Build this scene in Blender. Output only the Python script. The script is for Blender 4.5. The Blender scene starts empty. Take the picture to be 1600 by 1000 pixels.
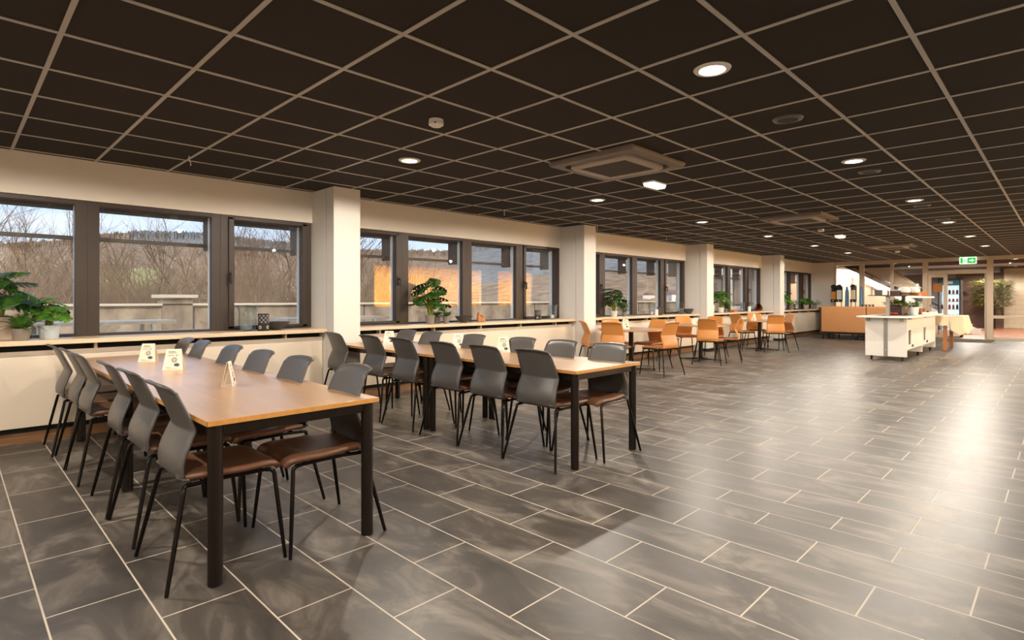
import bpy, math, random
from math import sin, cos, pi, radians, sqrt, atan2
from mathutils import Vector, Matrix
random.seed(7)
SC = bpy.context.scene
COL = SC.collection
H = 2.5725            # room height
YW = 6.64             # window wall
BAYS = [3.17 + 4.77 * k for k in range(-1, 5)]     # X where each window bay ends (pillar starts)

# ------------------------------------------------------------------ materials
def lin(c):
    return tuple((v / 255 / 12.92) if v / 255 <= 0.04045 else ((v / 255 + 0.055) / 1.055) ** 2.4 for v in c)
def new_mat(name):
    m = bpy.data.materials.new(name); m.use_nodes = True
    return m, m.node_tree.nodes, m.node_tree.links, m.node_tree.nodes['Principled BSDF']
def mat(name, rgb, rough=0.5, metal=0.0, spec=0.5, var=0.06, scale=12, bump=0.0, bscale=200, coat=0.0, sheen=0.0, trans=0.0):
    m, N, L, b = new_mat(name)
    base = lin(rgb)
    tc = N.new('ShaderNodeTexCoord')
    nz = N.new('ShaderNodeTexNoise'); nz.inputs['Scale'].default_value = scale; nz.inputs['Detail'].default_value = 4
    L.new(tc.outputs['Object'], nz.inputs['Vector'])
    mx = N.new('ShaderNodeMix'); mx.data_type = 'RGBA'
    mx.inputs[6].default_value = tuple(v * (1 - var) for v in base) + (1,)
    mx.inputs[7].default_value = tuple(min(1, v * (1 + var)) for v in base) + (1,)
    L.new(nz.outputs['Fac'], mx.inputs[0]); L.new(mx.outputs[2], b.inputs['Base Color'])
    b.inputs['Roughness'].default_value = rough; b.inputs['Metallic'].default_value = metal
    b.inputs['Specular IOR Level'].default_value = spec
    b.inputs['Coat Weight'].default_value = coat
    b.inputs['Sheen Weight'].default_value = sheen
    b.inputs['Transmission Weight'].default_value = trans
    if bump:
        n2 = N.new('ShaderNodeTexNoise'); n2.inputs['Scale'].default_value = bscale
        L.new(tc.outputs['Object'], n2.inputs['Vector'])
        bp = N.new('ShaderNodeBump'); bp.inputs['Strength'].default_value = bump; bp.inputs['Distance'].default_value = 0.002
        L.new(n2.outputs['Fac'], bp.inputs['Height']); L.new(bp.outputs['Normal'], b.inputs['Normal'])
    return m
def wood_mat(name, c1, c2, rough=0.35, axis='Y', scale=5, spec=0.5, coat=0.0):
    m, N, L, b = new_mat(name)
    tc = N.new('ShaderNodeTexCoord'); mp = N.new('ShaderNodeMapping')
    s = {'X': (0.7, 9, 9), 'Y': (9, 0.7, 9), 'Z': (9, 9, 0.7)}[axis]
    mp.inputs['Scale'].default_value = s
    L.new(tc.outputs['Object'], mp.inputs['Vector'])
    nz = N.new('ShaderNodeTexNoise'); nz.inputs['Scale'].default_value = scale; nz.inputs['Detail'].default_value = 8
    nz.inputs['Roughness'].default_value = 0.62; nz.inputs['Distortion'].default_value = 0.4
    L.new(mp.outputs['Vector'], nz.inputs['Vector'])
    cr = N.new('ShaderNodeValToRGB')
    cr.color_ramp.elements[0].position = 0.3; cr.color_ramp.elements[0].color = lin(c1) + (1,)
    cr.color_ramp.elements[1].position = 0.7; cr.color_ramp.elements[1].color = lin(c2) + (1,)
    L.new(nz.outputs['Fac'], cr.inputs['Fac']); L.new(cr.outputs['Color'], b.inputs['Base Color'])
    b.inputs['Roughness'].default_value = rough; b.inputs['Specular IOR Level'].default_value = spec
    b.inputs['Coat Weight'].default_value = coat; b.inputs['Coat Roughness'].default_value = 0.34; b.inputs['Coat IOR'].default_value = 2.3
    return m
def glass_mat(name, tint=(1, 1, 1), f0=0.06, clear=1.0):
    m = bpy.data.materials.new(name); m.use_nodes = True
    N = m.node_tree.nodes; L = m.node_tree.links; N.clear()
    out = N.new('ShaderNodeOutputMaterial'); mx = N.new('ShaderNodeMixShader')
    tr = N.new('ShaderNodeBsdfTransparent'); tr.inputs['Color'].default_value = tuple(clear * t for t in tint) + (1,)
    gl = N.new('ShaderNodeBsdfGlossy'); gl.inputs['Roughness'].default_value = 0.0
    lw = N.new('ShaderNodeLayerWeight'); lw.inputs['Blend'].default_value = 0.5
    pw = N.new('ShaderNodeMath'); pw.operation = 'POWER'; pw.inputs[1].default_value = 4.5
    ma = N.new('ShaderNodeMath'); ma.operation = 'MULTIPLY_ADD'; ma.inputs[1].default_value = 1 - f0; ma.inputs[2].default_value = f0
    L.new(lw.outputs['Facing'], pw.inputs[0]); L.new(pw.outputs[0], ma.inputs[0]); L.new(ma.outputs[0], mx.inputs[0])
    L.new(tr.outputs[0], mx.inputs[1]); L.new(gl.outputs[0], mx.inputs[2]); L.new(mx.outputs[0], out.inputs['Surface'])
    return m
def emit_mat(name, rgb, strength):
    m, N, L, b = new_mat(name)
    b.inputs['Base Color'].default_value = lin(rgb) + (1,)
    b.inputs['Emission Color'].default_value = lin(rgb) + (1,)
    b.inputs['Emission Strength'].default_value = strength
    return m
def leaf_mat(name, c1, c2, rough=0.4):
    m, N, L, b = new_mat(name)
    tc = N.new('ShaderNodeTexCoord'); nz = N.new('ShaderNodeTexNoise'); nz.inputs['Scale'].default_value = 14
    L.new(tc.outputs['Object'], nz.inputs['Vector'])
    cr = N.new('ShaderNodeValToRGB')
    cr.color_ramp.elements[0].position = 0.35; cr.color_ramp.elements[0].color = lin(c1) + (1,)
    cr.color_ramp.elements[1].position = 0.65; cr.color_ramp.elements[1].color = lin(c2) + (1,)
    L.new(nz.outputs['Fac'], cr.inputs['Fac']); L.new(cr.outputs['Color'], b.inputs['Base Color'])
    b.inputs['Roughness'].default_value = rough
    out = N['Material Output']; tl = N.new('ShaderNodeBsdfTranslucent'); mx = N.new('ShaderNodeMixShader')
    L.new(cr.outputs['Color'], tl.inputs['Color']); mx.inputs[0].default_value = 0.3
    L.new(b.outputs[0], mx.inputs[1]); L.new(tl.outputs[0], mx.inputs[2]); L.new(mx.outputs[0], out.inputs['Surface'])
    return m

def floor_mat():
    m, N, L, b = new_mat('slate_floor_tiles')
    tc = N.new('ShaderNodeTexCoord'); sp = N.new('ShaderNodeSeparateXYZ'); L.new(tc.outputs['Object'], sp.inputs[0])
    def math_(op, a, bb=None, cc=None, clamp=False):
        n = N.new('ShaderNodeMath'); n.operation = op; n.use_clamp = clamp
        for i, v in enumerate((a, bb, cc)):
            if v is None: continue
            if isinstance(v, (int, float)): n.inputs[i].default_value = v
            else: L.new(v, n.inputs[i])
        return n.outputs[0]
    x, y = sp.outputs[0], sp.outputs[1]
    t = math_('DIVIDE', math_('SUBTRACT', x, 3.142), 0.445, clamp=True)      # two narrower courses
    xx = math_('MULTIPLY_ADD', t, 0.198, x)
    u = math_('ADD', y, -0.593 + 0.643 * 40); v = math_('ADD', xx, -0.265 + 0.3215 * 40)
    cb = N.new('ShaderNodeCombineXYZ'); L.new(u, cb.inputs[0]); L.new(v, cb.inputs[1])
    br = N.new('ShaderNodeTexBrick')
    br.offset = 0.5; br.offset_frequency = 2; br.squash = 1.0
    br.inputs['Scale'].default_value = 1.0; br.inputs['Brick Width'].default_value = 0.643
    br.inputs['Row Height'].default_value = 0.3215; br.inputs['Mortar Size'].default_value = 0.0038
    br.inputs['Mortar Smooth'].default_value = 0.15; br.inputs['Bias'].default_value = 0
    br.inputs['Color1'].default_value = (0.86, 0.86, 0.86, 1); br.inputs['Color2'].default_value = (1.14, 1.13, 1.12, 1)
    L.new(cb.outputs[0], br.inputs['Vector'])
    # slate clouds and veins
    mp = N.new('ShaderNodeMapping'); mp.inputs['Scale'].default_value = (1.6, 0.75, 1); mp.inputs['Rotation'].default_value = (0, 0, 0.4)
    L.new(tc.outputs['Object'], mp.inputs['Vector'])
    n1 = N.new('ShaderNodeTexNoise'); n1.inputs['Scale'].default_value = 2.2; n1.inputs['Detail'].default_value = 9; n1.inputs['Distortion'].default_value = 1.2
    n1.inputs['Roughness'].default_value = 0.62
    L.new(mp.outputs[0], n1.inputs['Vector'])
    cr = N.new('ShaderNodeValToRGB'); e = cr.color_ramp.elements
    e[0].position = 0.30; e[0].color = lin((66, 61, 57)) + (1,)
    e[1].position = 0.72; e[1].color = lin((144, 135, 124)) + (1,)
    k = e.new(0.5); k.color = lin((88, 81, 75)) + (1,)
    L.new(n1.outputs['Fac'], cr.inputs['Fac'])
    mul = N.new('ShaderNodeMix'); mul.data_type = 'RGBA'; mul.blend_type = 'MULTIPLY'; mul.inputs[0].default_value = 1
    L.new(cr.outputs['Color'], mul.inputs[6]); L.new(br.outputs['Color'], mul.inputs[7])
    mx = N.new('ShaderNodeMix'); mx.data_type = 'RGBA'
    L.new(br.outputs['Fac'], mx.inputs[0]); L.new(mul.outputs[2], mx.inputs[6]); mx.inputs[7].default_value = lin((206, 194, 178)) + (1,)
    L.new(mx.outputs[2], b.inputs['Base Color'])
    rr = math_('MULTIPLY_ADD', n1.outputs['Fac'], 0.22, 0.29)
    rg = math_('MULTIPLY_ADD', br.outputs['Fac'], 0.35, rr)
    L.new(rg, b.inputs['Roughness'])
    b.inputs['Specular IOR Level'].default_value = 0.5
    hh = math_('MULTIPLY_ADD', br.outputs['Fac'], -0.9, n1.outputs['Fac'])
    bp = N.new('ShaderNodeBump'); bp.inputs['Strength'].default_value = 0.22; bp.inputs['Distance'].default_value = 0.006
    L.new(hh, bp.inputs['Height']); L.new(bp.outputs['Normal'], b.inputs['Normal'])
    return m
def plank_mat(name, c1, c2, rough=0.35):
    m, N, L, b = new_mat(name)
    tc = N.new('ShaderNodeTexCoord'); br = N.new('ShaderNodeTexBrick')
    br.inputs['Scale'].default_value = 1; br.inputs['Brick Width'].default_value = 1.2; br.inputs['Row Height'].default_value = 0.14
    br.inputs['Mortar Size'].default_value = 0.002
    br.inputs['Color1'].default_value = lin(c1) + (1,); br.inputs['Color2'].default_value = lin(c2) + (1,)
    br.inputs['Mortar'].default_value = tuple(v * .5 for v in lin(c1)) + (1,)
    sp = N.new('ShaderNodeSeparateXYZ'); cb = N.new('ShaderNodeCombineXYZ')
    L.new(tc.outputs['Object'], sp.inputs[0]); L.new(sp.outputs[1], cb.inputs[0]); L.new(sp.outputs[0], cb.inputs[1])
    L.new(cb.outputs[0], br.inputs['Vector']); L.new(br.outputs['Color'], b.inputs['Base Color'])
    b.inputs['Roughness'].default_value = rough
    return m
def brick_wall_mat(name, rgb, axes='YZ', w=0.4, h=0.2):
    m, N, L, b = new_mat(name)
    tc = N.new('ShaderNodeTexCoord'); br = N.new('ShaderNodeTexBrick'); c = lin(rgb)
    br.inputs['Scale'].default_value = 1; br.inputs['Brick Width'].default_value = w; br.inputs['Row Height'].default_value = h
    br.inputs['Mortar Size'].default_value = 0.006
    br.inputs['Color1'].default_value = c + (1,); br.inputs['Color2'].default_value = tuple(v * .95 for v in c) + (1,)
    br.inputs['Mortar'].default_value = tuple(v * .72 for v in c) + (1,)
    sp = N.new('ShaderNodeSeparateXYZ'); cb = N.new('ShaderNodeCombineXYZ')
    L.new(tc.outputs['Object'], sp.inputs[0]); L.new(sp.outputs['XYZ'.index(axes[0])], cb.inputs[0]); L.new(sp.outputs['XYZ'.index(axes[1])], cb.inputs[1])
    L.new(cb.outputs[0], br.inputs['Vector']); L.new(br.outputs['Color'], b.inputs['Base Color'])
    b.inputs['Roughness'].default_value = 0.6
    return m
def weathered_mat(name, c1, c2, scale=(1, 1, 0.3), rough=0.85, nscale=2.5):
    m, N, L, b = new_mat(name)
    tc = N.new('ShaderNodeTexCoord'); mp = N.new('ShaderNodeMapping'); mp.inputs['Scale'].default_value = scale
    nz = N.new('ShaderNodeTexNoise'); nz.inputs['Scale'].default_value = nscale; nz.inputs['Detail'].default_value = 8; nz.inputs['Roughness'].default_value = .65
    L.new(tc.outputs['Object'], mp.inputs['Vector']); L.new(mp.outputs[0], nz.inputs['Vector'])
    cr = N.new('ShaderNodeValToRGB')
    cr.color_ramp.elements[0].position = 0.35; cr.color_ramp.elements[0].color = lin(c1) + (1,)
    cr.color_ramp.elements[1].position = 0.65; cr.color_ramp.elements[1].color = lin(c2) + (1,)
    L.new(nz.outputs['Fac'], cr.inputs['Fac']); L.new(cr.outputs['Color'], b.inputs['Base Color'])
    b.inputs['Roughness'].default_value = rough
    return m

SPOT = 112
HALL = 175
KITCHEN = 300
SKY = 1.25
SUN = 3.8
EXPO = 0.22

M = dict(
    floor=floor_mat(),
    ceil=mat('dark_ceiling_tile', (54, 47, 41), 0.8, var=0.15, scale=60, spec=0.2),
    grid=mat('ceiling_grid_metal', (186, 178, 168), 0.45, spec=0.4),
    wall=mat('warm_white_paint', (226, 216, 202), 0.75, var=0.03, scale=3, bump=0.1, spec=0.3),
    panel=mat('pale_laminate_panel', (230, 214, 194), 0.4, var=0.02, scale=2),
    pillar=mat('light_grey_pillar_paint', (220, 214, 206), 0.6, var=0.02, scale=2, spec=0.3),
    sill=wood_mat('pale_oak_sill', (214, 184, 148), (232, 208, 178), 0.3, 'X', 4),
    skirt=wood_mat('brown_skirting', (120, 84, 52), (150, 108, 70), 0.45, 'X', 6),
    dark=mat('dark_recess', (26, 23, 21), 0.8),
    frame=mat('brown_window_frame', (56, 42, 33), 0.5, var=0.1, scale=5),
    outer=mat('outer_window_metal', (226, 228, 228), 0.4),
    shade=mat('sunshade_fabric_brown', (112, 102, 96), 0.7),
    glass=glass_mat('window_glass', (0.98, 0.99, 0.99), 0.075),
    pglass=glass_mat('partition_glass', (0.97, 0.98, 0.98), 0.03),
    vglass=glass_mat('vase_glass', (0.93, 0.96, 0.97), 0.10),
    table=wood_mat('beech_laminate_top', (196, 146, 96), (214, 166, 114), 0.3, 'Y', 3, spec=1.0, coat=0.9),
    edge=wood_mat('beech_edge', (190, 132, 62), (206, 148, 78), 0.4, 'Y', 4),
    metal=mat('dark_bronze_steel', (48, 40, 35), 0.32, metal=0.75, var=0.05),
    chrome=mat('black_chair_steel', (34, 29, 26), 0.22, metal=0.8, var=0.03),
    gback=mat('grey_plastic_shell', (82, 78, 75), 0.36, var=0.03, bump=0.05, bscale=400),
    bseat=mat('brown_leather_seat', (106, 70, 48), 0.42, var=0.08, scale=20, bump=0.08, bscale=300),
    oshell=mat('tan_plastic_shell', (204, 136, 70), 0.38, var=0.03, bump=0.05, bscale=400),
    oseat=mat('tan_leather_seat', (176, 112, 66), 0.42, var=0.06, scale=20),
    sofa=mat('tan_sofa_leather', (176, 122, 74), 0.5, var=0.06, scale=8, bump=0.05, bscale=120),
    white=mat('white_laminate', (232, 228, 222), 0.35, var=0.02),
    wplas=mat('white_plastic', (236, 232, 224), 0.4, var=0.02),
    paper=mat('cream_card', (244, 230, 210), 0.6, var=0.02),
    black=mat('black_plastic', (22, 20, 19), 0.35),
    gmet=mat('brushed_grey_metal', (150, 146, 140), 0.35, metal=0.7),
    dgrey=mat('dark_grey_ceramic', (70, 66, 64), 0.45),
    potg=mat('grey_pot', (134, 122, 112), 0.6, var=0.06),
    potb=mat('beige_stone_pot', (170, 152, 134), 0.7, var=0.1, scale=20),
    potb2=mat('pale_blue_grey_pot', (186, 194, 200), 0.4, var=0.04),
    potw=mat('white_pot', (222, 222, 220), 0.4, var=0.03),
    soil=mat('potting_soil', (52, 38, 28), 0.95, var=0.3, scale=80),
    leafd=leaf_mat('dark_green_leaf', (26, 62, 20), (66, 108, 36)),
    leafl=leaf_mat('fresh_green_leaf', (58, 112, 36), (112, 160, 58)),
    leafo=leaf_mat('olive_leaf', (88, 94, 46), (156, 152, 92)),
    stem=leaf_mat('yellow_green_stem', (118, 134, 40), (160, 164, 64)),
    bark=mat('brown_stem', (96, 70, 44), 0.8),
    wood=wood_mat('orange_wood', (170, 104, 52), (192, 126, 70), 0.45, 'Z', 5),
    dwood=wood_mat('dark_brown_wood', (58, 42, 32), (78, 58, 44), 0.5, 'Z', 5),
    wax=mat('white_candle_wax', (240, 236, 228), 0.5),
    amber=glass_mat('amber_glass', (0.75, 0.5, 0.25), 0.10),
    concrete=weathered_mat('stained_concrete', (104, 90, 78), (168, 152, 132), (1, 1, .5)),
    coping=mat('pale_coping', (200, 188, 168), 0.6),
    terrace=weathered_mat('terrace_paving', (128, 118, 106), (160, 150, 136), (1, 1, 1)),
    pwood=mat('bleached_picnic_wood', (214, 200, 180), 0.8, var=0.12, scale=9),
    tree=weathered_mat('bare_tree_bark', (84, 64, 47), (140, 112, 84), (1, 1, .4), .9, 6),
    twig=weathered_mat('undergrowth_twigs', (138, 112, 84), (184, 156, 120), (1, 1, .4), .9, 3),
    ground=weathered_mat('dead_grass_ground', (112, 92, 66), (148, 124, 88), (1, 1, 1), .95, .8),
    forest=weathered_mat('bare_forest_hillside', (104, 82, 60), (166, 138, 106), (.22, .22, .10), .95, 1.3),
    conifer=weathered_mat('blue_grey_conifer_slope', (92, 94, 94), (146, 142, 132), (.22, .22, .10), .95, 1.5),
    meadow=weathered_mat('green_meadow', (150, 152, 92), (170, 168, 110), (.1, .1, .1), .95, 1),
    lamp=emit_mat('downlight_glow', (255, 226, 180), 14),
    emer=emit_mat('emergency_light_diffuser', (255, 246, 226), 1.3),
    green=emit_mat('exit_sign_green', (36, 176, 70), 1.1),
    signw=emit_mat('exit_sign_white', (240, 255, 240), 1.0),
    hallfloor=plank_mat('reddish_wood_floor', (150, 92, 62), (176, 112, 76)),
    brickw=brick_wall_mat('white_painted_block_wall', (216, 198, 170)),
    brickd=brick_wall_mat('brown_block_wall', (104, 78, 64)),
    greyw=mat('grey_blue_shade', (128, 128, 134), 0.7),
    cream=mat('cream_stair_plaster', (232, 210, 182), 0.7, var=0.02),
    alu=mat('cream_aluminium_frame', (206, 188, 166), 0.4, metal=0.15, var=0.03),
    kyellow=mat('yellow_kitchen_paint', (240, 202, 112), 0.6, var=0.05),
    fridge=emit_mat('lit_fridge_interior', (214, 232, 240), 1.0),
    fridgeb=mat('dark_fridge_case', (52, 54, 62), 0.4),
    teal=mat('teal_print', (40, 128, 158), 0.4),
    amberfood=mat('amber_juice', (222, 138, 40), 0.35),
    redfood=mat('red_label', (188, 62, 40), 0.5),
    darkfood=mat('dark_bottle', (60, 36, 28), 0.3),
    cloth=mat('cream_tablecloth', (232, 212, 182), 0.8, var=0.03, bump=0.1, bscale=500),
    mattex=mat('olive_grey_doormat', (112, 104, 88), 0.95, var=0.1, scale=150),
    ink=mat('grey_print_ink', (112, 96, 82), 0.7),
    inkb=mat('brown_print_ink', (92, 62, 40), 0.7),
    inkn=mat('slate_blue_print_ink', (72, 76, 88), 0.7),
    acs=mat('grey_brown_cassette_surround', (112, 101, 92), 0.45, var=0.03),
    acm=mat('taupe_cassette_plastic', (172, 160, 148), 0.45, var=0.03),
    acg=mat('dark_air_grille', (60, 52, 46), 0.7),
    spk=mat('black_speaker_ring', (96, 88, 82), 0.3),
    tile_roof=mat('slate_blue_roof', (110, 150, 190), 0.6),
    roof=mat('brown_roof', (120, 92, 76), 0.8),
    siding=brick_wall_mat('white_louvre_siding', (226, 220, 210), 'YZ', 8, 0.16),
    silver=mat('silver_print', (214, 208, 200), 0.4),
)

# ------------------------------------------------------------------ mesh building
class MB:
    def __init__(s): s.v = []; s.f = []; s.mi = []; s.cur = 0
    def add(s, vs, fs):
        o = len(s.v); s.v += [tuple(v) for v in vs]
        for f in fs: s.f.append(tuple(i + o for i in f)); s.mi.append(s.cur)
        return s
    def box(s, x0, x1, y0, y1, z0, z1):
        vs = [(x0, y0, z0), (x1, y0, z0), (x1, y1, z0), (x0, y1, z0), (x0, y0, z1), (x1, y0, z1), (x1, y1, z1), (x0, y1, z1)]
        return s.add(vs, [(0, 3, 2, 1), (4, 5, 6, 7), (0, 1, 5, 4), (1, 2, 6, 5), (2, 3, 7, 6), (3, 0, 4, 7)])
    def quad(s, a, b, c, d): return s.add([a, b, c, d], [(0, 1, 2, 3)])
    def tube(s, pts, r, n=8, caps=True):
        pts = [Vector(p) for p in pts]; rs = r if isinstance(r, (list, tuple)) else [r] * len(pts)
        rings = []; up = None
        for i, p in enumerate(pts):
            t = (pts[min(i + 1, len(pts) - 1)] - pts[max(i - 1, 0)])
            if t.length < 1e-9: t = Vector((0, 0, 1))
            t.normalize()
            if up is None: up = Vector((0, 0, 1)) if abs(t.z) < 0.9 else Vector((1, 0, 0))
            a = t.cross(up)
            if a.length < 1e-6: a = t.cross(Vector((0, 1, 0)))
            a.normalize(); b = t.cross(a).normalized(); up = -b if False else up
            rings.append([p + (a * cos(2 * pi * k / n) + b * sin(2 * pi * k / n)) * rs[i] for k in range(n)])
        vs = [v for rg in rings for v in rg]; fs = []
        for i in range(len(rings) - 1):
            for k in range(n):
                k2 = (k + 1) % n
                fs.append((i * n + k, i * n + k2, (i + 1) * n + k2, (i + 1) * n + k))
        if caps:
            fs.append(tuple(range(n - 1, -1, -1))); o = (len(rings) - 1) * n; fs.append(tuple(o + k for k in range(n)))
        return s.add(vs, fs)
    def lathe(s, prof, cx=0, cy=0, cz=0, n=24, sx=1, sy=1):
        vs = []; fs = []
        for (r, z) in prof:
            for k in range(n): vs.append((cx + sx * r * cos(2 * pi * k / n), cy + sy * r * sin(2 * pi * k / n), cz + z))
        for i in range(len(prof) - 1):
            for k in range(n):
                k2 = (k + 1) % n
                fs.append((i * n + k, i * n + k2, (i + 1) * n + k2, (i + 1) * n + k))
        return s.add(vs, fs)
    def cyl(s, cx, cy, z0, z1, r, n=24, r2=None):
        r2 = r if r2 is None else r2
        s.lathe([(0.0001, z0), (r, z0), (r2, z1), (0.0001, z1)], cx, cy, 0, n); return s
    def grid(s, P):
        nu = len(P); nv = len(P[0]); vs = [p for row in P for p in row]; fs = []
        for i in range(nu - 1):
            for j in range(nv - 1): fs.append((i * nv + j, (i + 1) * nv + j, (i + 1) * nv + j + 1, i * nv + j + 1))
        return s.add(vs, fs)
    def prism(s, poly, axis, a0, a1):
        n = len(poly)
        def P(p, a): return {'X': (a, p[0], p[1]), 'Y': (p[0], a, p[1]), 'Z': (p[0], p[1], a)}[axis]
        vs = [P(p, a0) for p in poly] + [P(p, a1) for p in poly]
        fs = [tuple(range(n - 1, -1, -1)), tuple(range(n, 2 * n))] + [(i, (i + 1) % n, n + (i + 1) % n, n + i) for i in range(n)]
        return s.add(vs, fs)
    def xf(s, mtx):
        s.v = [tuple(mtx @ Vector(v)) for v in s.v]; return s
    def build(s, name, m, parent=None, smooth=False, bevel=0, solid=0, subsurf=0, loc=None, angle=40):
        me = bpy.data.meshes.new(name); me.from_pydata(s.v, [], s.f)
        ms = m if isinstance(m, (list, tuple)) else [m]
        for q in ms: me.materials.append(q)
        for p, i in zip(me.polygons, s.mi): p.material_index = min(i, len(ms) - 1)
        import bmesh
        bm = bmesh.new(); bm.from_mesh(me); bmesh.ops.recalc_face_normals(bm, faces=bm.faces); bm.to_mesh(me); bm.free()
        me.validate(); me.update()
        if smooth:
            me.shade_smooth()
            try: me.set_sharp_from_angle(angle=radians(angle))
            except Exception: pass
        o = bpy.data.objects.new(name, me); COL.objects.link(o)
        if parent is not None: o.parent = parent
        if loc: o.location = loc
        if solid:
            d = o.modifiers.new('thick', 'SOLIDIFY'); d.thickness = solid; d.offset = 0
        if bevel:
            d = o.modifiers.new('bevel', 'BEVEL'); d.width = bevel; d.segments = 2; d.limit_method = 'ANGLE'
        if subsurf:
            d = o.modifiers.new('sub', 'SUBSURF'); d.levels = subsurf; d.render_levels = subsurf
        return o
def tag(o, label=None, cat=None, group=None, kind=None):
    if label: o['label'] = label
    if cat: o['category'] = cat
    if group: o['group'] = group
    if kind: o['kind'] = kind
    return o
def thing(name, label, cat, loc=(0, 0, 0), rz=0, group=None, kind=None):
    o = bpy.data.objects.new(name, None); COL.objects.link(o); o.empty_display_size = 0.1
    o.location = loc; o.rotation_euler = (0, 0, rz)
    return tag(o, label, cat, group, kind)
def struct(o): o['kind'] = 'structure'; return o
def dup(o, parent=None):
    kids = [k for k in KIDS.get(o.name, list(o.children))]
    c = o.copy(); COL.objects.link(c)
    if parent is not None: c.parent = parent
    for k in kids: dup(k, c)
    return c
KIDS = {}
def freeze(o):            # remember a prototype's own children before copies are made
    KIDS[o.name] = list(o.children)
    for k in o.children: freeze(k)
def spot(name, loc, power, color, size=2.4, blend=0.5, radius=0.06, parent=None):
    l = bpy.data.lights.new(name, 'SPOT'); l.energy = power; l.color = color; l.spot_size = size; l.spot_blend = blend; l.shadow_soft_size = radius
    o = bpy.data.objects.new(name, l); COL.objects.link(o); o.location = loc
    if parent is not None: o.parent = parent
    return o
ORD = ['nearest', 'second', 'third', 'fourth', 'fifth', 'sixth', 'seventh', 'eighth', 'ninth']
# ------------------------------------------------------------------ room shell
X0, X1, YR = -4.2, 22.45, -3.0
XH = 32.3                                   # far wall of the hall behind the glass partition
b = MB().box(X0, X1, YR, 6.85, -0.12, 0); struct(b.build('floor', M['floor']))
b = MB().box(X1, XH + .2, -3, 8.2, -0.12, 0); struct(b.build('floor_hall', M['hallfloor']))
ce = struct(MB().box(X0, XH + .2, YR, 8.2, H, H + 0.12).build('ceiling', M['ceil']))
g = MB()
gy = [1.15 + .6 * k for k in range(-6, 10)]
gx = [2.794 + .6 * k for k in range(-11, 33)]
for y in gy:
    if YR < y < YW: g.box(X0, X1, y - .0115, y + .0115, H - .006, H - .0005)
for x in gx:
    if X0 < x < X1: g.box(x - .0115, x + .0115, YR, YW, H - .0055, H - .0005)
g.build('grid_bar', M['grid'], ce)
# window wall: band above the windows, the wall under the sills, band of wall behind the pillars
b = MB().box(X0, X1, YW, 7.0, 2.19, H).box(X0, X1, 6.74, 7.0, 0, .868)
struct(b.build('wall_left', M['wall']))
struct(MB().box(X0 - .15, X0, YR, 7, 0, H).build('wall_rear', M['wall']))
# right wall with serving hatches into the lit kitchen
b = MB()
b.box(X0, 10.0, YR - .15, YR, 0, H).box(17.7, X1 + 10, YR - .15, YR, 0, H)
b.box(10.0, 17.7, YR - .15, YR, 0, 1.0).box(10, 17.7, YR - .15, YR, 2.38, H)
b.box(10.8, 11.3, YR - .15, YR, 1, 2.38).box(14.8, 15.7, YR - .15, YR, 1, 2.38)
struct(b.build('wall_right', M['wall']))
b = MB().box(9, 18.6, -6.15, -6.0, 0, H).box(8.9, 9.05, -6, YR - .15, 0, H).box(18.55, 18.7, -6, YR - .15, 0, H)
struct(b.build('wall_kitchen', M['kyellow']))
struct(MB().box(9, 18.6, -6.1, YR, -.12, 0).build('floor_kitchen', M['hallfloor']))
struct(MB().box(9, 18.6, -6.1, YR, H, H + .1).build('ceiling_kitchen', M['wall']))
for i, x in enumerate((10.4, 12.2, 13.9, 16.7)):
    t = thing('kitchen_lamp', 'round lamp on the kitchen ceiling behind the serving hatches', 'lamp', (x, -4.5, H), 0, 'kitchen ceiling lamps')
    MB().cyl(0, 0, -.06, 0, .16).build('housing', M['wplas'], t, smooth=True)
    l = bpy.data.lights.new('kitchen_light', 'AREA'); l.shape = 'DISK'; l.size = .3; l.energy = KITCHEN; l.color = (1, .86, .60)
    o = bpy.data.objects.new('kitchen_light', l); COL.objects.link(o); o.location = (0, 0, -.065); o.parent = t

# pillars
for k, e in enumerate(BAYS[:5]):
    x0 = e; x1 = e + .345
    p = MB().box(x0, x1, 6.288, 6.9, 0, H).box(x0, x1, 6.09, 6.274, 0, H).box(x0 + .02, x1 - .02, 6.26, 6.30, 0, H)
    o = p.build('pillar', M['pillar'], bevel=.004); struct(o)
    s = MB().box(x0 - .015, x1 + .015, 6.075, 6.283, 0, .07).build('foot_shadow', M['dark'], o)  # near-black band stands in for the shadow at the pillar foot

# sills, panels, skirting under each bay
names = ['out of view', 'first window bay from the camera', 'second window bay from the camera', 'third window bay from the camera',
         'fourth window bay from the camera', 'last window bay before the back wall']
for k, e in enumerate(BAYS):
    xs = e - 4.77 + .345; xe = min(e, X1)
    if k == 0: xs = X0
    if k == 5: xe = X1 - .0
    sb = MB().box(xs + .003, xe - .003, 6.25, 6.74, .855, .897)
    s = sb.build('window_sill', M['sill'], bevel=.004)
    tag(s, 'pale wooden window sill of the ' + names[k], 'window sill', 'window sills', )
    t = thing('radiator_cover', 'cream radiator panel under the sill of the ' + names[k], 'panel', ((xs + xe) / 2, 6.4, 0), 0, 'radiator covers')
    hw = (xe - xs) / 2 - .006
    pb = MB()
    nseg = 3; w = 2 * hw / nseg
    for q in range(nseg): pb.box(-hw + q * w + .001, -hw + (q + 1) * w - .001, -.04, -.018, .146, .80)
    pb.build('front_panel', M['panel'], t, bevel=.002)
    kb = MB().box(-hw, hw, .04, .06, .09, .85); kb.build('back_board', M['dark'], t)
    for q in range(5):
        x = -hw + (q + .5) * 2 * hw / 5
        MB().box(x - .012, x + .012, -.036, .05, .80, .852).build('bracket', M['sill'], t)
    MB().box(-hw, hw, .03, .06, 0, .09).build('skirting_board', M['skirt'], t)
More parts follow.
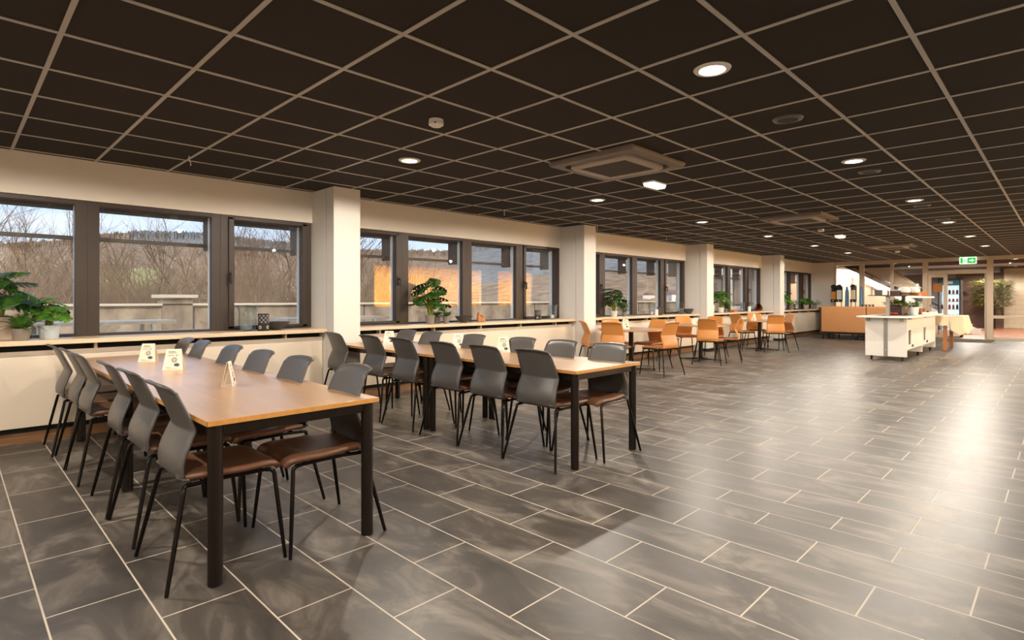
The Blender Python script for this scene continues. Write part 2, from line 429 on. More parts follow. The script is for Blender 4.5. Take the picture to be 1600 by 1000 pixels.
# ------------------------------------------------------------------ windows: four lights per bay
PANES = [(-4.25, -3.55, 'open'), (-3.33, -2.326, 'fix'), (-2.138, -1.139, 'fix'), (-.906, -.126, 'open')]
EDGES = [(-4.425, -3.44), (-3.44, -2.232), (-2.232, -1.05), (-1.05, 0)]
wn = 0
for k, e in enumerate(BAYS):
    for q, ((a, bb, kind), (ea, eb)) in enumerate(zip(PANES, EDGES)):
        if k == 0 and q < 2: continue
        wn += 1
        x0, x1 = e + a, e + bb; f0, f1 = e + ea, e + eb
        if k == 5: f1 = min(f1, X1 - .002)
        if k == 0 and q == 2: f0 = X0
        t = thing('window_%d' % wn, None, None, ((f0 + f1) / 2, 6.7, .897), 0, None, 'structure')
        ox, oy, oz = (f0 + f1) / 2, 6.7, .897
        zt = 2.137 if kind == 'open' else 2.148; zb = .949 if kind == 'open' else .922
        fm = MB()
        def bx(xa, xb, ya, yb, za, zb_): fm.box(xa - ox, xb - ox, ya - oy, yb - oy, za - oz, zb_ - oz)
        y0, y1 = 6.665, 6.735
        bx(f0, x0, y0, y1, .897, 2.19); bx(x1, f1, y0, y1, .897, 2.19); bx(x0, x1, y0, y1, zt, 2.19); bx(x0, x1, y0, y1, .897, zb)
        if kind == 'open':                       # raised sash profile
            bx(x0 - .06, x0 - .004, 6.645, 6.67, zb - .03, zt + .03); bx(x1 + .004, x1 + .06, 6.645, 6.67, zb - .03, zt + .03)
            bx(x0 - .06, x1 + .06, 6.645, 6.67, zt + .004, zt + .035); bx(x0 - .06, x1 + .06, 6.645, 6.67, zb - .03, zb - .004)
        fm.build('frame', M['frame'], t, bevel=.003)
        jb = MB()
        def jx(xa, xb, ya, yb, za, zb_): jb.box(xa - ox, xb - ox, ya - oy, yb - oy, za - oz, zb_ - oz)
        jx(x1 + .002, x1 + .02, 6.735, 6.80, zb, zt); jx(x0 - .02, x0 - .002, 6.735, 6.80, zb, zt); jx(x0 - .02, x1 + .02, 6.735, 6.84, zb - .03, zb - .002)
        jb.build('outer_jamb', M['outer'], t)
        MB().box(x0 - .01 - ox, x1 + .01 - ox, 6.710 - oy, 6.716 - oy, zb - .01 - oz, zt + .01 - oz).build('pane', M['glass'], t)
        # outside sun screen: head box, side fin and bottom bar
        sh = thing('sunshade', None, None); sh.parent = t; sh.location = (0, 0, 0)
        s1 = MB().box(x0 - .05 - ox, x1 + .05 - ox, 6.84 - oy, 7.05 - oy, zt - .015 - oz, 2.2 - oz); s1.build('head_box', M['shade'], sh)
        MB().box(x0 - .04 - ox, x1 + .03 - ox, 6.985 - oy, 7.015 - oy, 1.835 - oz, 1.875 - oz).build('bottom_bar', M['shade'], sh, bevel=.004)
        MB().box(x1 + .03 - ox, x1 + .05 - ox, 6.86 - oy, 7.06 - oy, 1.80 - oz, zt - oz).build('side_fin', M['shade'], sh)
        if kind == 'open':
            side = x0 - .045 if q == 3 else x1 + .045
            hb = MB().box(side - .014 - ox, side + .014 - ox, 6.632 - oy, 6.645 - oy, 1.44 - oz, 1.56 - oz)
            hb.box(side - .01 - ox, side + .01 - ox, 6.60 - oy, 6.635 - oy, 1.515 - oz, 1.54 - oz)
            hb.box(side - .01 - ox, side + .01 - ox, 6.59 - oy, 6.606 - oy, 1.42 - oz, 1.54 - oz)
            hb.build('handle', M['black'], t, bevel=.003)

# ------------------------------------------------------------------ ceiling fittings
def downlight():
    t = thing('downlight', 'x', 'ceiling light')
    MB().lathe([(.070, -.002), (.074, -.010), (.098, -.008), (.104, -.001), (.104, 0)], n=32).build('trim_ring', M['wplas'], t, smooth=True)
    MB().lathe([(.0001, -.0035), (.073, -.0035), (.073, 0)], n=32).build('diffuser', M['lamp'], t)
    return t
dl = downlight(); freeze(dl); first = True
warm = (1.0, .90, .77)
for row, y, nm in ((0, 1.45, 'in the row above the open floor'), (1, 4.45, 'in the row above the long tables'), (2, -1.55, '')):
    for i in range(-1, 7):
        x = .09 + 3.0 * i
        if row == 2 and i % 2: continue
        t = dl if first else dup(dl)
        first = False
        t.location = (x, y, H)
        if row == 2 or i < 1:
            lab = 'round white downlight overhead, outside the picture'
        else:
            lab = 'round glowing downlight, %s from the camera %s' % (ORD[i - 1], nm)
        tag(t, lab, 'ceiling light', 'recessed downlights')
        spot('downlight_beam', (x, y, H - .03), SPOT * (1.0 if row < 2 else 1.6), warm, 3.06, .16, .03).parent = None
for o in [o for o in bpy.data.objects if o.name.startswith('downlight_beam')]:
    pass
# speakers
def speaker():
    t = thing('ceiling_speaker', 'x', 'speaker')
    MB().lathe([(.068, -.006), (.075, -.016), (.098, -.010), (.104, 0)], n=28).build('ring', M['spk'], t, smooth=True)
    MB().lathe([(.0001, -.012), (.060, -.011), (.066, 0)], n=28).build('grille', M['acg'], t, smooth=True)
    return t
sp0 = speaker(); freeze(sp0)
for i, x in enumerate((4.33, 6.71, 9.67, 11.54, 13.49)):
    t = sp0 if i == 0 else dup(sp0); t.location = (x, 1.455, H)
    tag(t, 'small black round ceiling speaker, %s from the camera along the right light row' % ORD[i], 'speaker', 'round black ceiling speakers')
# smoke detectors
def smoke():
    t = thing('smoke_detector', 'x', 'smoke detector')
    MB().lathe([(.052, 0), (.054, -.012), (.050, -.014)], n=24).build('base', M['wplas'], t, smooth=True)
    MB().lathe([(.050, -.014), (.056, -.026), (.054, -.040), (.036, -.052), (.0001, -.054)], n=24).build('cap', M['wplas'], t, smooth=True)
    MB().cyl(.05, 0, -.04, -.03, .008, 8).build('indicator', M['acg'], t)
    return t
sm = smoke(); freeze(sm)
for i, (x, nm) in enumerate(((2.53, 'nearest the camera, between four dark tiles'), (11.6, 'beside the second air cassette'), (18.3, 'just beyond the farthest air cassette'))):
    t = sm if i == 0 else dup(sm); t.location = (x, 3.305, H); t.rotation_euler.z = radians(225)
    tag(t, 'white round smoke detector ' + nm, 'smoke detector', 'smoke detectors')
# emergency lights
def emer():
    t = thing('emergency_light', 'x', 'light')
    MB().box(-.15, .15, -.075, .075, -.022, 0).build('housing', M['wplas'], t, bevel=.012)
    MB().prism([(-.07, -.022), (.07, -.022), (.055, -.06), (-.055, -.06)], 'X', -.14, .14).build('diffuser', M['emer'], t, bevel=.008)
    return t
em = emer(); freeze(em)
for i, (x, nm) in enumerate(((5.63, 'next to the near air cassette'), (12.92, 'farther off, beyond the second air cassette'))):
    t = em if i == 0 else dup(em); t.location = (x, 3.32, H); t.rotation_euler.z = 0
    tag(t, 'white emergency light on the ceiling ' + nm, 'emergency light', 'emergency lights')
# air cassettes
def rrect(hx, hy, r, n=6):
    pts = []
    for (sx, sy, a0) in ((1, 1, 0), (-1, 1, 90), (-1, -1, 180), (1, -1, 270)):
        for k in range(n + 1):
            a = radians(a0 + 90 * k / n); pts.append((sx * (hx - r) + r * cos(a), sy * (hy - r) + r * sin(a)))
    return pts
def ring_mesh(loops):
    m = MB(); n = len(loops[0][0]); vs = []; fs = []
    for (poly, z) in loops: vs += [(p[0], p[1], z) for p in poly]
    for i in range(len(loops) - 1):
        for k in range(n):
            k2 = (k + 1) % n; fs.append((i * n + k, i * n + k2, (i + 1) * n + k2, (i + 1) * n + k))
    m.add(vs, fs); return m
def cassette():
    t = thing('air_cassette', 'x', 'air conditioner')
    r_ = lambda h, r: rrect(h, h, r)
    m = ring_mesh([(r_(.475, .02), 0), (r_(.475, .02), -.02), (r_(.465, .03), -.042), (r_(.385, .10), -.046), (r_(.378, .10), -.012)])
    m.build('surround', M['acs'], t, smooth=True)
    m = ring_mesh([(r_(.38, .10), -.010), (r_(.33, .10), -.010)]); m.build('air_slot', M['black'], t)
    m = ring_mesh([(r_(.342, .09), -.008), (r_(.342, .09), -.056), (r_(.33, .09), -.066), (r_(.265, .01), -.068), (r_(.258, .01), -.056)])
    m.build('centre_frame', M['acm'], t, smooth=True)
    m = MB().box(-.262, .262, -.262, .262, -.060, -.03); m.build('grille', M['acg'], t)
    return t
ac = cassette(); freeze(ac)
for i, (x, nm) in enumerate(((4.56, 'nearest, large in the middle of the ceiling'), (9.7, 'second from the camera, above the round tables'), (16.4, 'farthest, near the back of the room'))):
    t = ac if i == 0 else dup(ac); t.location = (x, 3.1, H)
    tag(t, 'square taupe ceiling air cassette, ' + nm, 'air conditioner', 'ceiling air cassettes')
# little hooks in the grid
hk = MB().tube([(0, 0, 0), (0, 0, -.03), (.008, 0, -.045), (.02, 0, -.05), (.026, 0, -.075), (.02, 0, -.085)], .004, 6)
h0 = hk.build('ceiling_hook', M['wplas'], smooth=True)
for i, (x, y, nm) in enumerate(((1.56, 5.75, 'above the front long table'), (5.76, 5.89, 'in front of the second window bay'), (8.18, 5.98, 'by the second pillar'), (10.62, 5.98, 'in front of the third window bay'))):
    o = h0 if i == 0 else dup(h0); o.location = (x, y, H - .004); o.rotation_euler.z = radians(40)
    tag(o, 'small white hook hanging from the ceiling grid ' + nm, 'hook', 'ceiling hooks')
# ------------------------------------------------------------------ chairs
def smoothpts(ctrl, n):
    # Catmull-Rom through control tuples
    out = []; m = len(ctrl) - 1
    for i in range(n + 1):
        t = i / n * m; k = min(int(t), m - 1); u = t - k
        p = [ctrl[max(k - 1, 0)], ctrl[k], ctrl[k + 1], ctrl[min(k + 2, m)]]
        out.append(tuple(0.5 * ((2 * p[1][d]) + (-p[0][d] + p[2][d]) * u + (2 * p[0][d] - 5 * p[1][d] + 4 * p[2][d] - p[3][d]) * u * u + (-p[0][d] + 3 * p[1][d] - 3 * p[2][d] + p[3][d]) * u ** 3) for d in range(len(ctrl[0]))))
    return out
def make_chair(name, shell, seatm):
    t = thing(name, 'x', 'chair')
    # back shell: profile (x forward, z, half width)
    prof = [(.150, .447, .175), (.105, .449, .186), (.074, .462, .194), (.060, .492, .199), (.066, .54, .199), (.084, .59, .196), (.106, .640, .191), (.113, .662, .189),
            (.104, .69, .187), (.084, .74, .183), (.062, .79, .178), (.044, .832, .172), (.030, .858, .169), (.012, .872, .165), (-.006, .874, .156)]
    P = []
    for (x, z, w) in smoothpts(prof, 34):
        row = []
        for j in range(13):
            s = j / 6 - 1
            dip = 0.020 * (abs(s) ** 2.2)
            zz = z
            if z > .84: zz = z - .012 * abs(s) ** 3
            fw = dip if z > .47 else 0
            row.append((x + fw, s * w, zz))
        P.append(row)
    MB().grid(P).build('backrest', shell, t, smooth=True, solid=.011, angle=70)
    # seat pad
    S = []
    ctrl = [(.088, .462, .178), (.14, .468, .196), (.22, .466, .207), (.32, .462, .214), (.41, .464, .216), (.465, .460, .212), (.492, .447, .203), (.500, .430, .190)]
    for (x, z, w) in smoothpts(ctrl, 20):
        row = []
        for j in range(13):
            s = j / 6 - 1
            row.append((x, s * w, z - .016 * (1 - abs(s) ** 2) * (1 if x < .42 else .5) - .014 * abs(s) ** 6 + .008))
        S.append(row)
    MB().grid(S).build('seat', seatm, t, smooth=True, solid=.024, angle=70)
    # steel
    f = MB()
    for sy in (-1, 1):
        f.tube([(.092, sy * .192, .428), (.20, sy * .196, .434), (.32, sy * .2, .434), (.455, sy * .202, .430)], .0095, 8)
    f.tube([(.16, -.195, .432), (.16, .195, .432)], .008, 8); f.tube([(.40, -.2, .430), (.40, .2, .430)], .008, 8)
    f.build('seat_frame', M['chrome'], t, smooth=True)
    for sy in (-1, 1):
        a = Vector((.086, sy * .197, .425)); e = Vector((0, sy * .268, .004))
        MB().tube([(.115, sy * .192, .432), (.098, sy * .193, .430), tuple(a), tuple(a.lerp(e, .08)), tuple(a.lerp(e, .5)), tuple(e)], [.0105, .0105, .0105, .0105, .0105, .0085], 10).build('leg', M['chrome'], t, smooth=True)
        a = Vector((.472, sy * .208, .408)); e = Vector((.505, sy * .258, .004))
        MB().tube([(.435, sy * .202, .431), (.455, sy * .203, .428), (.467, sy * .205, .420), tuple(a), tuple(a.lerp(e, .5)), tuple(e)], [.0105, .0105, .0105, .0105, .0105, .0085], 10).build('leg', M['chrome'], t, smooth=True)
    freeze(t)
    return t
gch = make_chair('dining_chair', M['gback'], M['bseat'])
och = make_chair('dining_chair', M['oshell'], M['oseat'])
och.name = 'cafe_chair'; KIDS['cafe_chair'] = KIDS.get('dining_chair.001') or list(och.children)
used = {}
def place(proto, x, y, rz, label, group):
    t = proto if proto.name not in used else dup(proto)
    used[proto.name] = 1
    t.location = (x, y, 0); t.rotation_euler = (0, 0, radians(rz)); tag(t, label, 'chair', group)
    return t
def ordn(i, n):
    return ['nearest the camera', 'second from the camera', 'third from the camera', 'fourth from the camera', 'fifth from the camera', 'sixth, by the window'][i]
def sidelab(i, side, tab):
    return 'grey chair on the %s of the %s, %s' % (side, tab, ordn(i, 6))
for i, (x, y, r) in enumerate(((.64, 2.94, 0), (.645, 3.58, 1), (.635, 4.13, -1), (.60, 4.93, 1), (.60, 5.45, 0), (.575, 5.95, 0))):
    place(gch, x, y, r, sidelab(i, 'left side', 'front table'), 'chairs along the front table')
for i, (x, y, r) in enumerate(((1.665, 2.88, 178), (1.65, 3.56, 180), (1.65, 4.17, 181), (1.65, 4.77, 180), (1.65, 5.53, 179), (1.65, 6.02, 180))):
    place(gch, x, y, r, sidelab(i, 'right side', 'front table'), 'chairs along the front table')
for i, (x, y, r) in enumerate(((3.045, 2.86, 0), (3.04, 3.40, 0), (3.04, 3.95, 0), (3.06, 4.62, 0), (3.06, 5.2, 1), (3.03, 5.92, -1))):
    place(gch, x, y, r, sidelab(i, 'left side', 'second table'), 'chairs along the second table')
for i, (x, y, r) in enumerate(((4.0, 2.76, 181), (3.98, 3.27, 180), (3.98, 3.77, 180), (3.96, 4.46, 180), (3.96, 5.19, 180), (3.96, 5.68, 180))):
    place(gch, x, y, r, sidelab(i, 'right side', 'second table'), 'chairs along the second table')
OC = [(7.62, 5.93, -36, 'tan chair in front of the second pillar, turned sideways to the first round table'),
      (7.5, 5.22, 18, 'tan chair with its back to the camera at the left of the first round table'),
      (8.75, 6.12, -125, 'tan chair at the first round table tucked between table and radiator cover'),
      (9.22, 5.32, 172, 'tan chair facing the camera at the far side of the first round table'),
      (8.25, 4.5, 82, 'tan chair seen edge-on in front of the first round table'),
      (10.15, 6.05, -38, 'tan chair at the window side of the second round table'),
      (11.45, 6.08, -129, 'tan chair facing the camera by the sill at the second round table'),
      (10.05, 4.83, 12, 'tan chair with its back to the camera at the second round table'),
      (11.75, 5.42, 182, 'tan chair on the far side of the second round table, facing the camera'),
      (11.12, 4.6, 112, 'tan chair seen edge-on at the right of the second round table'),
      (13.4, 5.75, -20, 'tan chair at the window side of the third round table, back turned to the camera'),
      (15.02, 5.9, -148, 'tan chair behind the third round table facing the camera'),
      (13.6, 4.82, 30, 'tan chair with its back to the camera at the third round table'),
      (14.75, 4.85, 140, 'rightmost tan chair at the third round table, its front catching the light')]
for x, y, r, lab in OC: place(och, x, y, r, lab, 'tan chairs at the round tables')

# ------------------------------------------------------------------ long tables
TZ = .7275
def long_table(x0, x1, y0, y1, lab):
    t = thing('dining_table', lab, 'table', ((x0 + x1) / 2, (y0 + y1) / 2, 0), 0, 'long tables')
    hx, hy = (x1 - x0) / 2, (y1 - y0) / 2 - .001
    MB().box(-hx + .002, hx - .002, -hy + .002, hy - .002, TZ - .022, TZ).build('tabletop', M['table'], t, bevel=.001)
    e = MB().box(-hx, hx, -hy, -hy + .002, TZ - .023, TZ - .001).box(-hx, hx, hy - .002, hy, TZ - .023, TZ - .001)
    e.box(-hx, -hx + .002, -hy, hy, TZ - .023, TZ - .001).box(hx - .002, hx, -hy, hy, TZ - .023, TZ - .001)
    e.build('edge_band', M['edge'], t)
    ap = MB(); i = .035
    ap.box(-hx + i, hx - i, -hy + i, -hy + i + .02, TZ - .075, TZ - .023).box(-hx + i, hx - i, hy - i - .02, hy - i, TZ - .075, TZ - .023)
    ap.box(-hx + i, -hx + i + .02, -hy + i, hy - i, TZ - .075, TZ - .023).box(hx - i - .02, hx - i, -hy + i, hy - i, TZ - .075, TZ - .023)
    ap.build('apron', M['metal'], t, bevel=.002)
    for sx in (-1, 1):
        for sy in (-1, 1):
            cx_, cy_ = sx * (hx - .047), sy * (hy - .047)
            pr = []
            for q in range(24):
                a = 2 * pi * q / 24; r = .031 * (1 if q % 6 else 1.06); pr.append((cx_ + r * cos(a), cy_ + r * sin(a)))
            lg = MB().prism(pr, 'Z', .006, TZ - .023)
            l = lg.build('leg', M['metal'], t, smooth=True, angle=50)
            MB().cyl(cx_, cy_, 0, .008, .026, 16).build('foot_pad', M['black'], l)
    return t
long_table(.775, 1.615, 2.60, 4.40, 'long beech table nearest the camera with dark metal legs')
long_table(.775, 1.615, 4.402, 6.2, 'long beech table behind the nearest one, its end at the window panel')
long_table(3.19, 4.05, 2.52, 4.33, 'long beech table of the second row, on the open floor side')
long_table(3.19, 4.05, 4.332, 6.07, 'long beech table of the second row, on the window side')
# ------------------------------------------------------------------ round tables
def round_table(x, y, r, lab, rot=45):
    t = thing('round_table', lab, 'table', (x, y, 0), radians(rot), 'round pedestal tables')
    MB().lathe([(.0001, TZ - .024), (r - .012, TZ - .024), (r - .002, TZ - .018), (r - .002, TZ - .001)], n=48).lathe([(r - .002, TZ - .002), (r - .006, TZ), (.0001, TZ)], n=48).build('tabletop', M['table'], t, smooth=True)
    MB().cyl(0, 0, .03, TZ - .03, .042, 24).build('column', M['metal'], t, smooth=True)
    MB().box(-.18, .18, -.03, .03, TZ - .045, TZ - .024).box(-.03, .03, -.18, .18, TZ - .045, TZ - .024).build('top_plate', M['metal'], t)
    for a in range(4):
        f = MB().prism([(.03, .012), (.43, .012), (.43, .022), (.03, .045)], 'Y', -.024, .024)
        f.xf(Matrix.Rotation(a * pi / 2, 4, 'Z')); q = f.build('base_arm', M['metal'], t, bevel=.003)
        MB().cyl(.405, 0, 0, .013, .018, 12).xf(Matrix.Rotation(a * pi / 2, 4, 'Z')).build('foot_pad', M['black'], q)
    return t
round_table(8.45, 5.45, .60, 'round pale table on a black pedestal, first behind the long tables', -45)
round_table(10.9, 5.36, .60, 'round pale table on a black pedestal, second behind the long tables', 10)
round_table(14.15, 5.42, .60, 'round pale table on a black pedestal, farthest one before the sofa', 10)
round_table(20.75, 4.5, .55, 'table on a black pedestal half hidden behind the tan sofa', 20)

# ------------------------------------------------------------------ table cards
def tent(x, y, rz, lab, w=.135, hgt=.15, loc_z=TZ, d=.05):
    t = thing('table_card', lab, 'card', (x, y, loc_z), radians(rz), 'folded cards on the tables')
    # folded triangular card; front faces local -y
    m = MB(); wt = w * .36
    front = [(-w / 2, -d, .001), (w / 2, -d, .001), (wt, -.004, hgt), (-wt, -.004, hgt)]
    back = [(-w / 2, d, .001), (w / 2, d, .001), (wt, .004, hgt), (-wt, .004, hgt)]
    m.add(front, [(0, 1, 2, 3)]); m.add(back, [(0, 1, 2, 3)]); m.add([front[3], front[2], back[2], back[3]], [(0, 1, 2, 3)])
    m.add([front[0], front[1], back[1], back[0]], [(0, 1, 2, 3)])
    m.build('card', M['paper'], t, solid=.0012)
    def P(u, v, off=.0016):         # u,v on the front face -> 3D, just proud of the card
        s = 1 - v * (1 - 2 * wt / w)
        return (u * w * s / 1.0, -d + v * (d - .004) - off, .001 + v * hgt + off * .3)
    ink = MB()
    for (u0, u1, v0, v1) in ((-.34, .12, .86, .885), (-.34, .20, .80, .825), (-.36, .1, .70, .712), (-.36, 0, .67, .682), (-.38, -.1, .10, .115), (-.28, .2, .06, .07)):
        ink.add([P(u0, v0), P(u1, v0), P(u1, v1), P(u0, v1)], [(0, 1, 2, 3)])
    ink.build('text_lines', M['ink'], t)
    fl = MB()
    for k in range(7):
        a = 2 * pi * k / 7; c0 = (.06 + .02 * cos(a), .47 + .02 * sin(a)); c1 = (.06 + .17 * cos(a - .25), .47 + .13 * sin(a - .25)); c2 = (.06 + .17 * cos(a + .25), .47 + .13 * sin(a + .25))
        fl.add([P(*c0), P(*c1), P(*c2)], [(0, 1, 2)])
    fl.add([P(.16, .62), P(.19, .62), P(.19, .72), P(.16, .72)], [(0, 1, 2, 3)]); fl.add([P(.16, .70), P(.32, .70), P(.32, .72), P(.16, .72)], [(0, 1, 2, 3)])
    fl.build('flower_print', M['inkb'], t)
    bl = MB(); pts = [P(.20 + (.15 + .025 * cos(5 * 2 * pi * k / 20)) * cos(2 * pi * k / 20), .23 + (.08 + .012 * cos(5 * 2 * pi * k / 20)) * sin(2 * pi * k / 20)) for k in range(20)]
    bl.add(pts, [tuple(range(20))]); bl.build('dark_blob_print', M['inkn'], t)
    return t
# front faces look towards the camera
tent(1.18, 5.46, -38, 'cream folded card farthest along the front table', d=.035)
tent(1.185, 4.73, -28, 'cream folded card in the middle of the front table', d=.045)
tent(1.19, 3.59, 62, 'cream folded card seen edge-on nearest the camera on the front table', .13, .145, d=.03)
tent(3.62, 5.62, -38, 'cream folded card at the window end of the second table row')
tent(3.87, 4.66, -42, 'cream folded card in the middle of the second table row')
tent(3.86, 3.96, -42, 'cream folded card nearest the camera on the second table row')
tent(8.35, 5.5, -50, 'cream folded card on the first round table', .13, .17)
tent(10.95, 5.5, -50, 'blank-looking white card on the second round table', .13, .13)
tent(14.0, 5.5, -10, 'narrow white folded card on the farthest round table', .10, .16)
# ------------------------------------------------------------------ plants
def leaf_blade(m, base, dirv, length, width, droop=.5, lobes=0, up=Vector((0, 0, 1))):
    """one leaf: midrib from base along dirv, bending down; lobes>0 gives a split monstera leaf"""
    d = Vector(dirv).normalized(); side = d.cross(up)
    if side.length < 1e-4: side = Vector((1, 0, 0))
    side.normalize(); nrm = side.cross(d).normalized()
    n = max(lobes, 4)
    def mid(t): return Vector(base) + d * (length * t) - Vector((0, 0, 1)) * (droop * length * t * t)
    def half(t): return width * .5 * (sin(pi * min(1, t * .86 + .14)) ** .7)
    for s in (-1, 1):
        for i in range(n):
            t0 = i / n; t1 = (i + 1) / n
            gap = .30 / n if lobes else 0
            a, b_ = mid(t0), mid(t1)
            o0 = mid(min(1, t0 + gap + (.10 if lobes else 0))) + side * s * half(t0 + .02) - nrm * (.10 * width)
            o1 = mid(min(1, t1 - gap * .3 + (.10 if lobes else 0))) + side * s * half(t1) - nrm * (.12 * width)
            m0 = a.lerp(o0, .5) + nrm * .03 * width; m1 = b_.lerp(o1, .5) + nrm * .03 * width
            if lobes:
                m0 = a.lerp(o0, .42); m1 = b_.lerp(o1, .42)
            m.add([a, b_, m1, m0], [(0, 1, 2, 3)])
            if lobes:
                tip = (o0 + o1) / 2 + side * s * .05 * width
                m.add([m0, m1, o1, tip, o0], [(0, 1, 2, 3, 4)])
            else: m.add([m0, m1, o1, o0], [(0, 1, 2, 3)])
def pot_parts(t, kind, r, h, pm):
    if kind == 'square':
        o = MB().prism([(-r * .86, -r * .86), (r * .86, -r * .86), (r * .86, r * .86), (-r * .86, r * .86)], 'Z', 0, h).build('pot', pm, t, bevel=.01)
        MB().box(-r * .8, r * .8, -r * .8, r * .8, h, h + .004).build('soil', M['soil'], t)
    else:
        MB().lathe([(.0001, 0), (r * .80, 0), (r * .84, .006), (r, h - .004), (r, h), (r * .92, h), (r * .90, h - .02), (.0001, h - .02)], n=28).build('pot', pm, t, smooth=True, angle=50)
        MB().cyl(0, 0, h - .022, h - .012, r * .9, 20).build('soil', M['soil'], t)
def plant(name, lab, x, y, z, kind, r, h, pm, style, ph, spread, group='potted plants on the window sills', seed=1, rz=0, shape='round', leafm=None, ls=1.0, low=.15):
    rnd = random.Random(seed)
    t = thing(name, lab, 'plant', (x, y, z), rz, group)
    pot_parts(t, shape, r, h, pm)
    lf = MB(); st = MB(); z0 = h - .015
    if style == 'monstera':
        n = kind
        for i in range(n):
            a = 2.4 * i + rnd.uniform(-.3, .3); f = (i + .5) / n
            hh = z0 + ph * (.30 + .66 * f) * rnd.uniform(.94, 1.04); rad = spread * (.62 - .42 * f) * rnd.uniform(.8, 1.15)
            tip = Vector((rad * cos(a), rad * sin(a), hh))
            st.tube([(r * .3 * cos(a), r * .3 * sin(a), z0), (tip.x * .35, tip.y * .35, z0 + (hh - z0) * .6), tuple(tip)], [.008, .006, .003], 6)
            dv = Vector((cos(a), sin(a), rnd.uniform(-.45, .15)))
            L_ = spread * rnd.uniform(.85, 1.1)
            tw = Vector((rnd.uniform(-.5, .5), rnd.uniform(-.5, .5), 1))
            leaf_blade(lf, tip - dv.normalized() * L_ * .22, dv, L_, L_ * .95, rnd.uniform(.1, .35), 5, tw)
    elif style == 'fern':
        for i in range(kind):
            a = 2 * pi * i / kind + rnd.uniform(-.2, .2); el = rnd.uniform(.25, 1.1)
            L_ = spread * rnd.uniform(.75, 1.1); p0 = Vector((0, 0, z0))
            pts = [p0 + Vector((cos(a) * L_ * s * cos(el * (1 - .3 * s)), sin(a) * L_ * s * cos(el * (1 - .3 * s)), ph * 1.1 * (sin(el) * s * 1.25 - .55 * s * s))) for s in [k / 10 for k in range(11)]]
            st.tube([tuple(p) for p in pts], [.0018] * 10 + [.0008], 4)
            for k in range(2, 11):
                tdir = (pts[k] - pts[k - 1]).normalized(); sd = tdir.cross(Vector((0, 0, 1))).normalized()
                ll = .32 * L_ * (1.15 - k / 10)
                for s in (-1, 1):
                    q = pts[k]; e = q + (sd * s + tdir * .45) * ll
                    w = tdir * ll * .34
                    lf.add([q - w * .5, q + w * .6, e + w * .15, e - w * .1], [(0, 1, 2, 3)])
    else:                      # bushy: many simple leaves
        for i in range(kind):
            a = rnd.uniform(0, 2 * pi); u = rnd.random(); rr = spread * sqrt(u) * .9
            zz = z0 + ph * (low + (1 - low) * rnd.random()) * (1 - .35 * u * (1 if ls == 1.0 else .2))
            p = Vector((rr * cos(a), rr * sin(a), zz)); dv = Vector((cos(a + rnd.uniform(-.6, .6)), sin(a + rnd.uniform(-.6, .6)), rnd.uniform(-.1, .9)))
            leaf_blade(lf, p, dv, ls * spread * rnd.uniform(.35, .6), ls * spread * .22, .25, 0)
            if i % 3 == 0: st.tube([(0, 0, z0), tuple(p)], [.003, .0015], 4)
    st.build('stems', M['stem'] if style == 'monstera' else M['bark'], t, smooth=True)
    lf.build('foliage', leafm or (M['leafd'] if style == 'monstera' else M['leafl']), t, solid=.0008 if style == 'monstera' else 0, smooth=False)
    return t
SZ = .898
plant('potted_monstera', 'large split-leaf plant in a big beige square pot at the left picture edge', .29, 6.50, SZ, 12, .135, .20, M['potb'], 'monstera', .43, .27, seed=3, shape='square')
plant('potted_fern', 'small fern in a grey pot beside the big beige pot', .437, 6.345, SZ, 26, .066, .10, M['potg'], 'fern', .24, .20, seed=5)
plant('potted_monstera', 'small bright split-leaf plant in a whitish pot right of the small fern', .63, 6.42, SZ, 16, .08, .12, M['potb2'], 'monstera', .27, .14, seed=9, leafm=M['leafl'])
plant('potted_monstera', 'tall split-leaf plant in a grey pot on the second bay sill', 4.83, 6.45, SZ, 16, .07, .125, M['potg'], 'monstera', .55, .24, seed=14)
plant('potted_fern', 'light green fern in a grey pot behind the tall plant on the second bay sill', 5.03, 6.56, SZ, 18, .06, .11, M['potg'], 'fern', .16, .17, seed=15)
plant('potted_fern', 'small fern in a narrow grey pot right of the tall plant, second bay sill', 5.08, 6.40, SZ, 18, .046, .105, M['potg'], 'fern', .17, .17, seed=16)
plant('potted_monstera', 'tall split-leaf plant in a white pot on the third bay sill', 9.42, 6.48, SZ, 15, .072, .115, M['potw'], 'monstera', .50, .22, seed=21)
plant('potted_fern', 'leafy plant in a grey pot right of the white pot, third bay sill', 9.80, 6.48, SZ, 90, .05, .095, M['potg'], 'bush', .25, .14, seed=22, leafm=M['leafd'])
plant('potted_monstera', 'green split-leaf plant in a white pot on the fourth bay sill', 14.25, 6.45, SZ, 14, .08, .13, M['potw'], 'monstera', .50, .26, seed=25, leafm=M['leafl'])
plant('potted_fern', 'low dark plant beside the white pot on the fourth bay sill', 14.62, 6.5, SZ, 60, .06, .10, M['potg'], 'bush', .20, .15, seed=26, leafm=M['leafd'])
plant('potted_monstera', 'tall leafy plant half hidden by the fourth pillar', 18.85, 6.5, SZ, 12, .09, .14, M['potw'], 'monstera', .55, .26, seed=31, leafm=M['leafl'])
plant('potted_fern', 'bright bushy plant in a grey pot by the fourth pillar', 19.45, 6.42, SZ, 80, .075, .13, M['potg'], 'bush', .22, .19, seed=32)
plant('potted_monstera', 'leafy plant in a beige pot, left of the last two plants on the last sill', 21.15, 6.5, SZ, 12, .09, .15, M['potb'], 'monstera', .28, .22, seed=33, leafm=M['leafl'])
plant('potted_fern', 'bushy plant in a grey pot at the far end of the last sill', 21.85, 6.45, SZ, 70, .085, .13, M['potg'], 'bush', .2, .20, seed=34, leafm=M['leafd'])

